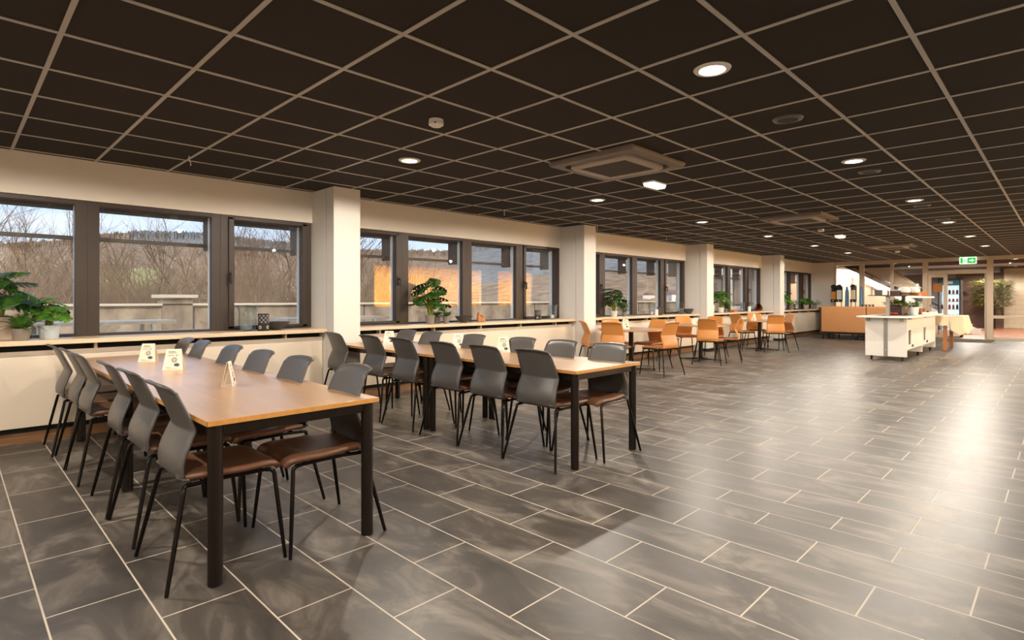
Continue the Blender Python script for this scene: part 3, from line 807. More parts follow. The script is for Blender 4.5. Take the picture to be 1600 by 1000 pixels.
# ------------------------------------------------------------------ vases, bowls, candle holders on the sills
def vase(x, y, prof, lab, group, m='vglass', fill=None, z=SZ, n=32):
    t = thing('glass_vase', lab, 'vase', (x, y, z), 0, group)
    inner = [(max(r - .003, .0001), zz + (.004 if i == 0 else 0)) for i, (r, zz) in enumerate(prof)][::-1]
    MB().lathe([(.0001, 0)] + prof + inner + [(.0001, .004)], n=n).build('glass', M[m], t, smooth=True)
    if fill: fill(t)
    return t
def shells(t):
    rnd = random.Random(4); m = MB()
    for i in range(9):
        a = rnd.uniform(0, 6.3); r = rnd.uniform(0, .035)
        m.lathe([(.0001, -.014), (.012, -.008), (.017, 0), (.011, .009), (.0001, .014)], r * cos(a), r * sin(a), .03 + rnd.uniform(0, .03), 8)
    m.build('white_shells', M['wax'], t, smooth=True)
    MB().lathe([(.0001, .006), (.070, .015), (.086, .055), (.087, .062), (.0001, .062)], n=24).build('blue_grey_sand', mat('blue_grey_glitter', (96, 118, 134), .4, var=.3, scale=60), t, smooth=True)
def candle(t):
    MB().cyl(0, 0, .012, .075, .03, 20).build('candle', M['wax'], t, smooth=True)
VP = [(.046, .0), (.080, .02), (.093, .07), (.092, .20), (.100, .245), (.118, .276)]
vase(2.34, 6.47, VP, 'flared glass vase with white shells, left of the patterned holder on the first bay sill', 'glass vases on the sills', fill=shells)
vase(7.55, 6.5, [(.045, 0), (.07, .02), (.08, .08), (.08, .22), (.095, .25)], 'clear flared glass vase at the right end of the second bay sill', 'glass vases on the sills', fill=candle)
vase(10.98, 6.55, [(.03, 0), (.04, .02), (.06, .12), (.09, .24), (.108, .26)], 'wide glass bowl vase with a candle on the third bay sill', 'glass vases on the sills', fill=candle)
vase(12.2, 6.5, [(.05, 0), (.07, .03), (.078, .10), (.075, .18), (.05, .245), (.03, .265), (.035, .28)], 'bulbous clear glass bottle vase on the third bay sill', 'glass vases on the sills')
vase(15.75, 6.5, [(.045, 0), (.055, .04), (.055, .23), (.065, .26)], 'tall cylindrical glass vase on the fourth bay sill', 'glass vases on the sills')
vase(16.5, 6.55, [(.06, 0), (.085, .05), (.09, .15), (.075, .23), (.09, .26)], 'rounded clear glass vase, middle of the fourth bay sill', 'glass vases on the sills')
vase(16.9, 6.5, [(.08, 0), (.11, .04), (.115, .09), (.08, .18), (.03, .23)], 'amber teardrop glass lantern at the end of the fourth bay sill', 'glass vases on the sills', m='amber', fill=lambda t: MB().cyl(0, 0, .01, .04, .09, 24).build('wooden_base', M['wood'], t, smooth=True))
def holder(x, y, w, h, lab):
    t = thing('candle_holder', lab, 'candle holder', (x, y, SZ), radians(30), 'patterned black candle holders')
    MB().lathe([(.0001, 0), (w, 0), (w, .004), (w, h - .004), (w, h), (w * .93, h), (w * .92, .01), (.0001, .01)], n=28).build('cup', M['black'], t, smooth=True, angle=50)
    p = MB()
    for row in range(4):
        for k in range(9):
            a = 2 * pi * (k + .5 * (row % 2)) / 9; z = h * (.52 + .12 * row); rr = w + .0006
            for (du, dv) in ((-.13, 0), (.13, 0), (0, -.006), (0, .006)):
                pass
            q = [(rr * cos(a + u), rr * sin(a + u), z + v) for u, v in ((-.2, 0), (0, -.009), (.2, 0), (0, .009))]
            q2 = [(rr * cos(a + u), rr * sin(a + u), z + v) for u, v in ((-.12, 0), (0, -.0055), (.12, 0), (0, .0055))]
            p.add(q + q2, [(0, 1, 5, 4), (1, 2, 6, 5), (2, 3, 7, 6), (3, 0, 4, 7)])
    for k in range(4):
        a0 = 2 * pi * k / 4
        for r0 in (.012, .020):
            for s in range(10):
                u0, u1 = 2 * pi * s / 10, 2 * pi * (s + 1) / 10; rr = w + .0006
                f = lambda r_, u: (rr * cos(a0 + r_ * cos(u) / w), rr * sin(a0 + r_ * cos(u) / w), h * .22 + r_ * sin(u))
                p.add([f(r0, u0), f(r0, u1), f(r0 - .004, u1), f(r0 - .004, u0)], [(0, 1, 2, 3)])
    p.build('printed_pattern', M['silver'], t)
    return t
holder(2.46, 6.335, .058, .19, 'black patterned candle holder beside the flared vase, first bay sill')
holder(7.15, 6.48, .055, .16, 'black candle holder left of the clear vase, second bay sill')
def bowl(x, y, r, h, lab, base=.35):
    t = tag(MB().lathe([(.0001, 0), (r * base, 0), (r * (base + .05), .008), (r * .75, h * .5), (r, h), (r * .97, h), (r * .7, h * .5), (r * base, .02), (.0001, .016)], n=36).build('bowl', M['dgrey'], smooth=True, loc=(x, y, SZ), angle=60), lab, 'bowl', 'dark grey bowls on the sills')
    return t
bowl(2.66, 6.49, .155, .09, 'dark grey bowl behind the patterned holder, first bay sill')
bowl(5.50, 6.50, .14, .095, 'wide dark grey bowl beside the potted plants, second bay sill')
bowl(12.5, 6.46, .125, .12, 'dark grey conical bowl at the end of the third bay sill', .45)
t = thing('wooden_figure', 'group of small round orange wooden figures right of the wide bowl', 'ornament', (5.85, 6.5, SZ), radians(20))
for i, (dx, h) in enumerate(((-.07, .15), (0, .11), (.06, .085))):
    MB().lathe([(.0001, 0), (.034, 0), (.038, .02), (.03, h * .55), (.022, h * .66), (.030, h * .8), (.022, h * .96), (.0001, h)], dx, 0, 0, 18).build('figure', M['wood'], t, smooth=True)
t = thing('candle', 'short white candle on the third bay sill left of the black letter block', 'candle', (10.86, 6.36, SZ), 0, 'candles on the sills')
MB().cyl(0, 0, 0, .13, .036, 20).build('wax', M['wax'], t, smooth=True); MB().cyl(0, 0, .13, .142, .003, 6).build('wick', M['black'], t)
t = thing('letter_block', 'dark upright block with pale text lines beside the white candle, third bay sill', 'ornament', (11.15, 6.45, SZ), radians(-40))
MB().box(-.052, .052, -.025, .025, 0, .185).build('block', M['black'], t, bevel=.004)
m = MB()
for k in range(4): m.box(-.04, .04, -.0265, -.025, .03 + .037 * k, .042 + .037 * k)
m.build('text_bars', M['ink'], t)
t = thing('storage_jar', 'plain white cylinder pot left of the plant on the fourth bay sill', 'pot', (13.8, 6.5, SZ), 0)
MB().lathe([(.0001, 0), (.07, 0), (.078, .20), (.07, .20), (.06, .02), (.0001, .02)], n=28).build('body', M['potw'], t, smooth=True)
t = tag(MB().box(-.12, .12, -.06, .06, 0, .06).build('wooden_box', M['wood'], bevel=.006, loc=(14.98, 6.42, SZ)), 'small orange wooden box right of the plant, fourth bay sill', 'box')
t = thing('candle', 'white pillar candle between the glass vases on the fourth bay sill', 'candle', (16.1, 6.45, SZ), 0, 'candles on the sills')
MB().cyl(0, 0, 0, .14, .04, 20).build('wax', M['wax'], t, smooth=True); MB().cyl(0, 0, .14, .155, .003, 6).build('wick', M['black'], t)
t = thing('candle_lantern', 'dark bottle-shaped lantern with a white top on the last bay sill', 'lantern', (19.95, 6.5, SZ), 0)
MB().lathe([(.0001, 0), (.045, 0), (.05, .14), (.03, .18), (.025, .20), (.0001, .20)], n=20).build('body', M['black'], t, smooth=True)
MB().lathe([(.0001, .20), (.035, .20), (.035, .25), (.0001, .265)], n=16).build('white_top', M['wax'], t, smooth=True)
# ------------------------------------------------------------------ serving cart
cart = thing('serving_cart', 'white serving cart on castors with an upper shelf on grey posts', 'serving cart', (13.4, 2.62, 0))
L_, W2 = 3.4, .36        # local x 0..3.4, y -.36..+.36
zt = .872
b = MB()
b.box(0, .025, -W2, -.035, .09, zt); b.box(0, .025, .035, W2, .09, zt)          # end panel in two halves
b.build('end_panel', M['white'], cart, bevel=.003)
e = MB().box(-.004, .02, -.034, .034, .09, zt).build('steel_channel', M['gmet'], cart)
s = MB()
for z in (.20, .50, .80): s.cyl(0, 0, 0, .004, .008, 10)
MB().xf(Matrix.Identity(4))
for z in (.22, .80): MB().lathe([(.0001, 0), (.009, 0), (.007, .004), (.0001, .004)], n=12).xf(Matrix.Translation((-.004, 0, z)) @ Matrix.Rotation(-pi / 2, 4, 'Y')).build('screw', M['silver'], e)
for (x0, x1) in ((.03, 1.68), (1.70, 3.36)):
    c = MB()
    y = -W2
    # front with a sunken vent opening and a low socket opening, built from strips; lower edge raised
    vx0, vx1, vz0, vz1 = x0 + .12, x0 + .42, .33, .62
    c.box(x0, x1, y, y + .02, vz1, zt).box(x0, vx0, y, y + .02, .235, vz1).box(vx1, x1, y, y + .02, .235, vz1).box(vx0, vx1, y, y + .02, .235, vz0)
    c.box(x0, x1, W2 - .02, W2, .235, zt)
    c.box(x0, x1, y + .02, W2 - .02, .235, .255)
    cab = c.build('cabinet', M['white'], cart, bevel=.002)
    MB().box(vx0 - .002, vx1 + .002, y + .03, y + .04, vz0 - .01, vz1 + .01).build('vent_grille', M['gmet'], cab)
    MB().box(vx0, vx0 + .03, y + .004, y + .03, vz0, vz1).build('vent_edge', M['black'], cab)
    MB().box(x0 + .45, x0 + .62, y - .004, y, .27, .32).build('socket', M['black'], cab)
    MB().box(x0 + .05, x0 + .40, y - .012, y + .004, zt - .025, zt - .003).build('pull_slot', M['dark'], cab)
    MB().box(x1 - .02, x1 + .005, -W2, W2, .09, .24).build('foot_panel', M['white'], cab)
top = []
for (x, y) in rrect(2.02, .50, .22, 8): top.append((x + 1.72, y))
MB().prism(top, 'Z', .874, .902).build('countertop', M['wplas'], cart, bevel=.008)
for y in (-.30, .27): MB().box(-.05, .0, y, y + .05, .80, .874).build('bracket', M['gmet'], cart)
MB().prism([(p[0] * 1.0, p[1]) for p in [(q[0] * .6 + 1.7, q[1] * 1.0) for q in rrect(1.9, .24, .08)]], 'Z', .900, .905).build('well', M['acg'], cart)
for (x, y) in ((.12, -.27), (.12, .27), (1.72, -.27), (1.72, .27), (3.28, -.27), (3.28, .27)):
    cs = MB().cyl(x, y, .07, .09, .03, 12).box(x - .018, x + .018, y - .02, y + .02, .035, .075).build('castor', M['black'], cart)
    MB().lathe([(.0001, -.012), (.032, -.012), (.035, 0), (.032, .012), (.0001, .012)], n=18).xf(Matrix.Translation((x - .01, y, .035)) @ Matrix.Rotation(pi / 2, 4, 'X')).build('wheel', M['black'], cs, smooth=True)
for x in (.2, 1.75, 3.35): MB().box(x - .045, x + .045, -.03, .03, .902, 1.318).build('post', M['gmet'], cart, bevel=.004)
sh = MB().box(.02, 3.5, -.32, .32, 1.318, 1.332).build('upper_shelf', M['acg'], cart, bevel=.003)
MB().box(.3, 3.5, -.325, -.31, 1.275, 1.318).build('shelf_rail', M['wplas'], sh)
cx0, cy0 = 13.4, 2.62
SH = 1.333
def jar(x, y, z, prof, lab, cat, m, group=None, name='jar', fill=None):
    t = thing(name, lab, cat, (x, y, z), 0, group)
    MB().lathe([(.0001, 0)] + prof, n=20).build('glass' if 'glass' in m else 'body', M[m], t, smooth=True)
    if fill: fill(t)
    return t
t = thing('napkin_box', 'small dark box with a white front on the near end of the cart shelf', 'box', (13.72, 2.82, SH))
MB().box(-.05, .05, -.09, .05, 0, .105).build('box', M['dgrey'], t, bevel=.004); MB().box(-.051, .05, -.10, -.09, 0, .10).build('white_front', M['wax'], t)
jar(13.95, 2.75, SH, [(.05, 0), (.055, .05), (.05, .09), (.0001, .09)], 'small white lidded jar on the cart shelf beside the dark box', 'jar', 'wplas')
jar(14.4, 2.78, SH, [(.03, 0), (.03, .09), (.015, .10), (.0001, .10)], 'slim dark salt mill on the cart shelf', 'mill', 'darkfood', name='salt_mill')
t = thing('snack_box', 'dark open box on the cart shelf left of the glass bowls', 'box', (14.55, 2.66, SH)); MB().box(-.09, .09, -.09, .09, 0, .10).build('box', M['darkfood'], t, bevel=.004)
MB().box(-.06, .06, -.06, .06, .10, .112).build('wrapped_snacks', M['silver'], t)
def nuts(t): MB().lathe([(.0001, .01), (.08, .012), (.105, .05), (.0001, .06)], n=20).build('nuts', M['wood'], t, smooth=True); MB().lathe([(.0001, .062), (.108, .062), (.118, .12), (.09, .17), (.0001, .19)], n=20).build('sweets', M['wax'], t, smooth=True)
gp = [(.07, 0), (.12, .05), (.135, .12), (.115, .22), (.12, .26)]
jar(14.65, 2.52, SH, gp, 'big round glass jar with brown nuts, left one of two on the cart shelf', 'glass jar', 'vglass', 'glass jars on the cart shelf', 'glass_jar', nuts)
jar(14.95, 2.40, SH, gp, 'big round glass jar with brown nuts, right one of two on the cart shelf', 'glass jar', 'vglass', 'glass jars on the cart shelf', 'glass_jar', nuts)
def juice(t):
    MB().lathe([(.0001, .004), (.085, .004), (.07, .085), (.0001, .085)], n=20).build('juice', M['amberfood'], t, smooth=True)
    MB().lathe([(.0001, .20), (.03, .20), (.03, .26), (.0001, .262)], n=14).build('label', M['wax'], t, smooth=True)
jar(15.4, 2.41, SH, [(.09, 0), (.085, .08), (.05, .16), (.03, .20), (.028, .29), (.032, .30)], 'glass carafe half filled with orange juice on the cart shelf', 'carafe', 'vglass', None, 'carafe', juice)
t = thing('wooden_box', 'small orange wooden box at the far end of the cart shelf', 'box', (16.3, 2.44, SH)); MB().box(-.09, .09, -.09, .09, 0, .10).build('body', M['wood'], t, bevel=.004)
CT = .906
t = plant('herb_planter', 'herbs in a white round pot standing on the cart counter', 15.0, 2.42, CT, 90, .11, .17, M['potw'], 'bush', .13, .15, 'plants on the cart', 41, leafm=M['leafl'])
t = plant('herb_planter', 'herbs in a dark basket on the cart counter between the posts', 14.5, 2.66, CT, 90, .17, .21, M['darkfood'], 'bush', .12, .20, 'plants on the cart', 42, shape='square', leafm=M['leafl'])
t = thing('wire_basket', 'dark wire basket with a round handle beside the dark planter on the cart', 'basket', (14.15, 2.62, CT))
m = MB()
for z in (.01, .07, .13): m.tube([(.1 * cos(a * pi / 8), .1 * sin(a * pi / 8), z) for a in range(17)], .004, 5)
for k in range(10): m.tube([(.1 * cos(2 * pi * k / 10), .1 * sin(2 * pi * k / 10), 0), (.1 * cos(2 * pi * k / 10), .1 * sin(2 * pi * k / 10), .13)], .003, 4)
m.tube([(0, .1 * cos(pi * k / 10), .13 + .08 * sin(pi * k / 10)) for k in range(11)], .004, 5); m.build('wires', M['black'], t, smooth=True)
m = MB()
for k in range(5): m.lathe([(.0001, -.03), (.025, -.018), (.03, 0), (.02, .022), (.0001, .03)], .045 * cos(k * 1.26), .045 * sin(k * 1.26), .04, 10)
m.build('fruit', M['redfood'], t, smooth=True)
for i, (x, y, nm) in enumerate(((15.55, 2.55, 'first'), (16.0, 2.52, 'second'), (16.35, 2.50, 'third'))):
    t = thing('wooden_crate', 'small brown wooden crate on the cart counter, %s behind the white pot' % nm, 'crate', (x, y, CT), 0, 'small crates on the cart')
    m = MB().box(-.09, .09, -.10, -.088, 0, .12).box(-.09, .09, .088, .10, 0, .12).box(-.09, -.078, -.1, .1, 0, .12).box(.078, .09, -.1, .1, 0, .12).box(-.09, .09, -.1, .1, 0, .012)
    m.build('crate', M['wood'], t)
t = thing('food_tray', 'low white lidded tray on the cart counter right of the white pot', 'tray', (15.9, 2.24, CT)); MB().box(-.5, .5, -.08, .08, 0, .05).build('tray', M['wplas'], t, bevel=.006); MB().cyl(-.3, 0, .05, .075, .02, 12).build('knob', M['black'], t)

# ------------------------------------------------------------------ table with cloth behind the cart
t = thing('side_table', 'orange wooden table under a cream cloth behind the serving cart', 'table', (17.75, 2.15, 0))
MB().box(-.6, .6, -.34, .75, .80, .835).build('tabletop', M['wood'], t)
for x in (-.54, .54):
    for y in (-.02, .70): MB().box(x - .035, x + .035, y - .035, y + .035, 0, .80).build('leg', M['wood'], t)
# cloth: top sheet, straight front fall and a folded corner on the right
m = MB(); rnd = random.Random(3)
G = []
for i in range(25):
    row = []
    u = i / 24
    for j in range(19):
        v = j / 18
        x = -.62 + 1.24 * u
        # unrolled: front drop then top
        y = .78 - 1.14 * v
        row.append((x, y, .838 + .001 * sin(9 * u) * sin(7 * v)))
    G.append(row)
m.grid(G)
F = []
for i in range(37):             # fall on the camera side, with a longer folded corner at the right end
    v = i / 36; row = []
    for j in range(11):
        w = j / 10; y = -.36 + 1.1 * v
        drop = .24 if v > .2 else .34 + .13 * (1 - abs(v - .08) / .12)
        row.append((-.622 - .03 * w - .014 * sin(v * 20) * w - (.05 * w if v < .2 else 0), y - (.10 * w * (1 - v / .2) if v < .2 else 0), .838 - drop * w))
    F.append(row)
m.grid(F)
R = []
for i in range(21):             # hanging end on the right
    u = i / 20; row = []
    for j in range(11):
        w = j / 10; x = -.64 + 1.26 * u
        drop = .36 + .10 * (1 - u) if u < .8 else .32
        row.append((x - .05 * w * (1 - u), -.36 - .10 * w + .02 * sin(u * 14) * w, .838 - drop * w))
    R.append(row)
m.grid(R)
cl = m.build('tablecloth', M['cloth'], smooth=True, solid=.003, loc=(17.75, 2.15, 0))
tag(cl, 'cream cloth hanging over the right end of the wooden side table', 'tablecloth')

# ------------------------------------------------------------------ sofa
sx = 19.3
def sofa(y0, y1, lab):
    t = thing('sofa', lab, 'sofa', (sx, (y0 + y1) / 2, 0), 0, 'tan sofas')
    h = (y1 - y0) / 2
    MB().box(0, .16, -h, h, .225, 1.025).build('backrest', M['sofa'], t, bevel=.03)
    MB().box(.16, .72, -h + .02, h - .02, .30, .46).build('seat_cushion', M['sofa'], t, bevel=.03)
    MB().box(.01, .70, -h + .03, h - .03, .19, .225).build('base_frame', M['metal'], t)
    for x in (.04, .66):
        for y in (-h + .05, -h + .35, h - .35, h - .05): MB().box(x - .018, x + .018, y - .018, y + .018, 0, .19).build('leg', M['metal'], t)
    return t
sofa(4.28, 5.50, 'tan leather sofa seen from behind, left part beside the radiator panel')
sofa(3.05, 4.27, 'tan leather sofa seen from behind, right part half hidden by the serving cart')

# ------------------------------------------------------------------ sideboard with dispensers
t = thing('sideboard', 'dark sideboard behind the sofa in front of the glass partition', 'sideboard', (21.85, 5.35, 0))
MB().box(-.25, .25, -.85, .85, .06, .93).build('body', M['dwood'], t, bevel=.004)
MB().box(-.28, .28, -.88, .88, .93, .96).build('top', M['dwood'], t, bevel=.004)
for y in (-.42, .42): MB().box(-.27, -.25, y - .40, y + .40, .10, .90).build('door', M['dwood'], t, bevel=.003)
def dispenser(y, n, cols, lab):
    t = thing('cereal_dispenser', lab, 'dispenser', (21.75, y, .96), 0, 'cereal dispensers on the sideboard')
    w = .17 * n / 2 + .01
    for k in range(n):
        yc = (k - (n - 1) / 2) * .17
        a = MB().prism([(-.075, .28), (.075, .28), (.075, .70)] + [(.075 * cos(pi * q / 10), .70 + .075 * sin(pi * q / 10)) for q in range(11)] + [(-.075, .70)], 'X', -.06, .06)
        a.xf(Matrix.Translation((0, yc, 0))).build('canister', M['vglass'], t, smooth=False)
        p = MB().prism([(-.068, .285), (.068, .285), (.068, .55 if k else .60), (-.068, .55 if k else .60)], 'X', -.055, .055); p.xf(Matrix.Translation((0, yc, 0))).build('cereal', M[cols[k]], t)
        MB().prism([(.085 * cos(pi * q / 10), .70 + .095 * sin(pi * q / 10)) for q in range(11)], 'X', -.07, .07).xf(Matrix.Translation((0, yc, 0))).build('lid', M['black'], t)
        MB().box(-.09, .07, yc - .08, yc + .08, .19, .285).build('outlet', M['black'], t, bevel=.008)
        MB().cyl(-.1, yc, .225, .25, .018, 10).build('knob', M['silver'], t)
        MB().box(.05, .08, yc - .085, yc + .085, .2, .76).build('back_shell', M['black'], t)
    for y_ in (-w + .03, w - .03): MB().box(-.02, .02, y_ - .012, y_ + .012, 0, .2).build('leg', M['gmet'], t)
    MB().box(-.08, .08, -w, w, 0, .012).build('foot_plate', M['gmet'], t)
    return t
dispenser(5.70, 2, ('potw', 'amberfood'), 'double cereal dispenser with grey and yellow canisters, left on the sideboard')
dispenser(5.19, 1, ('cream',), 'single cereal dispenser with a red and cream canister, right on the sideboard')
t = thing('blue_bottle', 'pale blue tall bottle between the two cereal dispensers', 'bottle', (21.95, 5.43, .96), 0, 'blue bottles'); MB().lathe([(.0001, 0), (.06, 0), (.06, .55), (.03, .66), (.03, .72), (.0001, .72)], n=16).build('body', M['tile_roof'], t, smooth=True)
t = thing('blue_bottle', 'pale blue tall bottle right of the single cereal dispenser', 'bottle', (21.95, 5.0, .96), 0, 'blue bottles'); MB().lathe([(.0001, 0), (.05, 0), (.05, .55), (.03, .66), (.03, .72), (.0001, .72)], n=16).build('body', M['tile_roof'], t, smooth=True)
for i in range(8):
    t = tag(MB().lathe([(.0001, 0), (.03, 0), (.038, .11), (.035, .11), (.028, .006), (.0001, .006)], n=14).build('drinking_glass', M['vglass'], smooth=True, loc=(21.75 + .09 * (i % 2), 4.92 - .1 * (i // 2), .96)),
            'clear drinking glass in the cluster at the right end of the sideboard', 'glass', 'drinking glasses on the sideboard')
# cord on the white end of the back wall
t = tag(MB().tube([(22.44, 6.02, 2.5), (22.44, 6.03, 1.95), (22.43, 6.06, 1.75), (22.43, 6.3, 1.35), (22.43, 6.34, 1.1), (22.43, 6.32, .95)], .005, 6).build('cord', M['gmet'], smooth=True), 'thin grey cord running down the white end of the back wall', 'cord')
t = tag(MB().box(-.03, .03, -.012, 0, -.05, .05).build('wall_switch', M['wplas'], bevel=.005, loc=(17.48 + .17, 6.09, 1.45)), 'small white switch on the front of the fourth pillar', 'switch')
c_ = MB().tube([(17.65, 6.085, H - .01), (17.65, 6.085, 1.5)], .004, 6).build('cord', M['wplas'], smooth=True); tag(c_, 'thin white cord running up the fourth pillar from the switch', 'cord')

# ------------------------------------------------------------------ glass partition
wb = thing('wall_back', None, None, (22.45, 0, 0), 0, None, 'structure')
FR = M['alu']
def fr(name, y0, y1, z0, z1, x0=-.05, x1=.05, m=None, par=None): return MB().box(x0, x1, y0, y1, z0, z1).build(name, m or FR, par or wb, bevel=.004)
MB().box(-.05, .15, 5.97, 6.85, 0, H).build('solid_end', M['wall'], wb)
fr('top_rail', -3, 5.97, 2.455, H)
fr('post', 5.90, 5.97, 0, 2.455); fr('post', 5.02, 5.165, 0, 2.455); fr('post', 4.15, 4.25, 0, 2.455); fr('post', 3.22, 3.36, 0, 2.455); fr('post', 1.60, 1.75, 0, 2.455)
fr('post', -.2, -.1, 0, 2.455)
fr('bottom_rail', 3.36, 5.90, 0, .09); fr('bottom_rail', -3, 1.60, 0, .09)
fr('door_head', 1.75, 3.22, 2.045, 2.17)
fr('mid_rail', -3, 1.60, .66, .75)
for (a, b_) in ((5.165, 5.90), (4.25, 5.02), (3.36, 4.15)): MB().box(-.004, .004, a, b_, .09, 2.455).build('pane', M['pglass'], wb)
MB().box(-.004, .004, 1.75, 3.22, 2.17, 2.455).build('pane', M['pglass'], wb)
MB().box(-.004, .004, -.1, 1.60, .75, 2.455).build('pane', M['pglass'], wb); MB().box(-.004, .004, -.1, 1.60, .09, .66).build('pane', M['pglass'], wb)
MB().box(-.004, .004, -3, -.2, .75, 2.455).build('pane', M['pglass'], wb)
d = thing('door_1', None, None, (22.45, 3.215, 0), 0, None, 'structure')
fr('stile', -.085, 0, .02, 2.04, par=d, x0=-.03, x1=.03); fr('stile', -.50, -.40, .02, 2.04, par=d, x0=-.03, x1=.03); fr('rail', -.40, -.085, 1.95, 2.04, par=d, x0=-.03, x1=.03); fr('rail', -.40, -.085, .02, .12, par=d, x0=-.03, x1=.03)
MB().box(-.004, .004, -.40, -.085, .12, 1.95).build('pane', M['pglass'], d)
hd = MB().tube([(-.03, -.045, 1.05), (-.08, -.045, 1.05), (-.08, -.16, 1.05)], .01, 8).build('handle', M['gmet'], d, smooth=True)
nt = tag(MB().box(-.004, 0, -.12, .12, -.14, .14).build('paper_notice', mat('brown_paper', (176, 116, 62), .7), loc=(22.42, 2.955, 1.62)), 'square brown paper notice stuck on the glass door', 'notice')
d2 = thing('door_2', None, None, (22.45, 1.757, 0), 0, None, 'structure')          # the other leaf stands open, seen on edge
MB().box(.06, .75, .006, .05, .02, 2.04).build('leaf', M['dark'], d2); MB().box(.05, .06, .0, .055, .02, 2.04).build('edge', FR, d2)
# exit sign hanging under the top rail
t = thing('exit_sign', 'green and white emergency exit sign above the glass door', 'exit sign', (22.30, 2.19, 2.45))
MB().box(-.015, .015, -.21, .21, -.11, .11).build('housing', M['signw'], t, bevel=.01)
MB().box(-.017, -.0155, -.19, .015, -.085, .085).build('green_panel', M['green'], t)
MB().box(-.017, -.0155, .125, .185, -.085, .085).build('green_panel', M['green'], t)
ar = MB().prism([(-.03, .018), (-.09, .018), (-.09, .05), (-.16, 0), (-.09, -.05), (-.09, -.018), (-.03, -.018)], 'X', -.0185, -.0172).build('arrow', M['signw'], t)
rn = MB()
rn.tube([(-.019, .09, .05), (-.019, .088, .06)], .012, 8)
rn.tube([(-.0185, .085, .035), (-.0185, .07, 0), (-.0185, .095, -.03), (-.0185, .10, -.07)], .008, 6); rn.tube([(-.0185, .07, 0), (-.0185, .045, -.03), (-.0185, .03, -.06)], .008, 6)
rn.tube([(-.0185, .085, .03), (-.0185, .05, .015)], .006, 6); rn.tube([(-.0185, .085, .03), (-.0185, .11, .0)], .006, 6)
rn.build('running_figure', M['green'], t)
for y in (-.12, .12): MB().tube([(0, y, .11), (0, y, H - 2.45)], .004, 6).build('hanger', M['gmet'], t)
# door mat
tag(MB().box(-.78, .78, -.95, .95, 0, .012).build('doormat', M['mattex'], loc=(21.55, 2.5, 0)), 'olive grey doormat in front of the glass door', 'doormat')

# ------------------------------------------------------------------ hall behind the partition
struct(MB().box(XH, XH + .2, -3, 1.95, 0, H).build('wall_hall_right', M['brickw']))
struct(MB().box(XH, XH + .2, 1.95, 3.6, 0, H).build('wall_hall_centre', M['brickd']))
struct(MB().box(XH, XH + .2, 3.6, 8.2, 0, H).build('wall_hall_left', M['greyw']))  # shadow behind the stairs is put into this grey-blue wall colour
struct(MB().box(22.6, XH, 8.0, 8.2, 0, H + .0).build('wall_hall_window_side', M['cream']))
struct(MB().box(27.4, 27.6, -3, 8, H - .09, H - .001).build('trim_1', M['wplas']))
struct(MB().box(29.5, 29.6, 1.9, 8, H - .25, H - .001).build('trim_2', M['greyw']))
d3 = thing('door_3', None, None, (XH - .03, .62, 0), 0, None, 'structure')
MB().box(0, .06, -.9, .0, .01, 2.1).build('leaf', mat('grey_door_paint', (180, 168, 150), .5), d3)
MB().box(-.03, .06, 0, .10, 0, 2.2).box(-.03, .06, -1, 0, 2.1, 2.2).build('frame', FR, d3)
for z in (.25, 1.0, 1.75): MB().box(-.045, 0, -.05, .02, z - .09, z + .09).build('hinge', M['gmet'], d3)
t = tag(MB().box(-.06, 0, -.09, .09, -.14, .14).build('wall_telephone', M['black'], bevel=.015, loc=(XH, 1.02, 1.33)), 'dark box fixed to the white block wall of the hall', 'wall box')
t = tag(MB().box(-.03, 0, -.06, .06, -.08, .08).build('wall_switch', M['gmet'], bevel=.01, loc=(XH, .86, 1.1)), 'small grey switch on the white block wall below the dark box', 'switch')
for i, (x, y) in enumerate(((24.6, 1.2), (24.8, 4.6), (26.2, 2.6), (26.4, .6), (28.8, 1.0), (29.0, 3.0), (30.5, 0.4), (30.8, 2.4), (28.6, 5.5), (25.0, 6.6))):
    t = dup(dl); t.location = (x, y, H); tag(t, 'small round downlight in the hall behind the glass partition', 'ceiling light', 'hall downlights')
    spot('hall_beam', (x, y, H - .03), HALL, (1, .90, .78), 2.95, .35, .06)
# fridge
t = thing('drinks_fridge', 'glass fronted drinks fridge glowing white behind the glass door', 'fridge', (23.35, 2.78, 0))
MB().box(.0, .62, -.30, -.26, 0, 1.93).box(0, .62, .26, .30, 0, 1.93).box(0, .62, -.30, .30, 1.89, 1.93).box(0, .62, -.3, .3, 0, .12).build('case', M['fridgeb'], t)
MB().box(.55, .60, -.26, .26, .12, 1.89).build('lit_back', M['fridge'], t)
MB().box(-.005, .0, -.26, .26, 1.70, 1.89).build('header_panel', M['teal'], t); m = MB().box(-.008, -.005, -.10, .10, 1.75, 1.84).build('header_print', M['wax'], t)
MB().box(-.01, 0, -.28, .28, .02, .22).build('kick_panel', M['potw'], t)
for z in (.30, .62, .90, 1.15, 1.40): MB().box(.02, .55, -.26, .26, z, z + .015).build('shelf', M['wplas'], t)
MB().box(-.006, -.001, -.26, .26, .22, 1.70).build('glass_door', M['pglass'], t)
for zi, (z, cols, hh) in enumerate(((.915, ('darkfood', 'redfood', 'redfood', 'darkfood', 'redfood'), .17), (1.165, ('amberfood', 'redfood', 'amberfood', 'potw'), .11), (1.415, ('darkfood', 'amberfood', 'darkfood', 'amberfood'), .15), (.635, ('potw', 'potw', 'potw'), .12))):
    for k, cn in enumerate(cols):
        y = -.2 + .1 * k
        tt = tag(MB().lathe([(.0001, 0), (.032, 0), (.032, hh * .7), (.014, hh * .85), (.014, hh), (.0001, hh)], n=12).build('bottle', M[cn], smooth=True, loc=(23.35 + .10, 2.78 + y, z)), 'small bottle standing in the lit drinks fridge', 'bottle', 'bottles in the fridge')
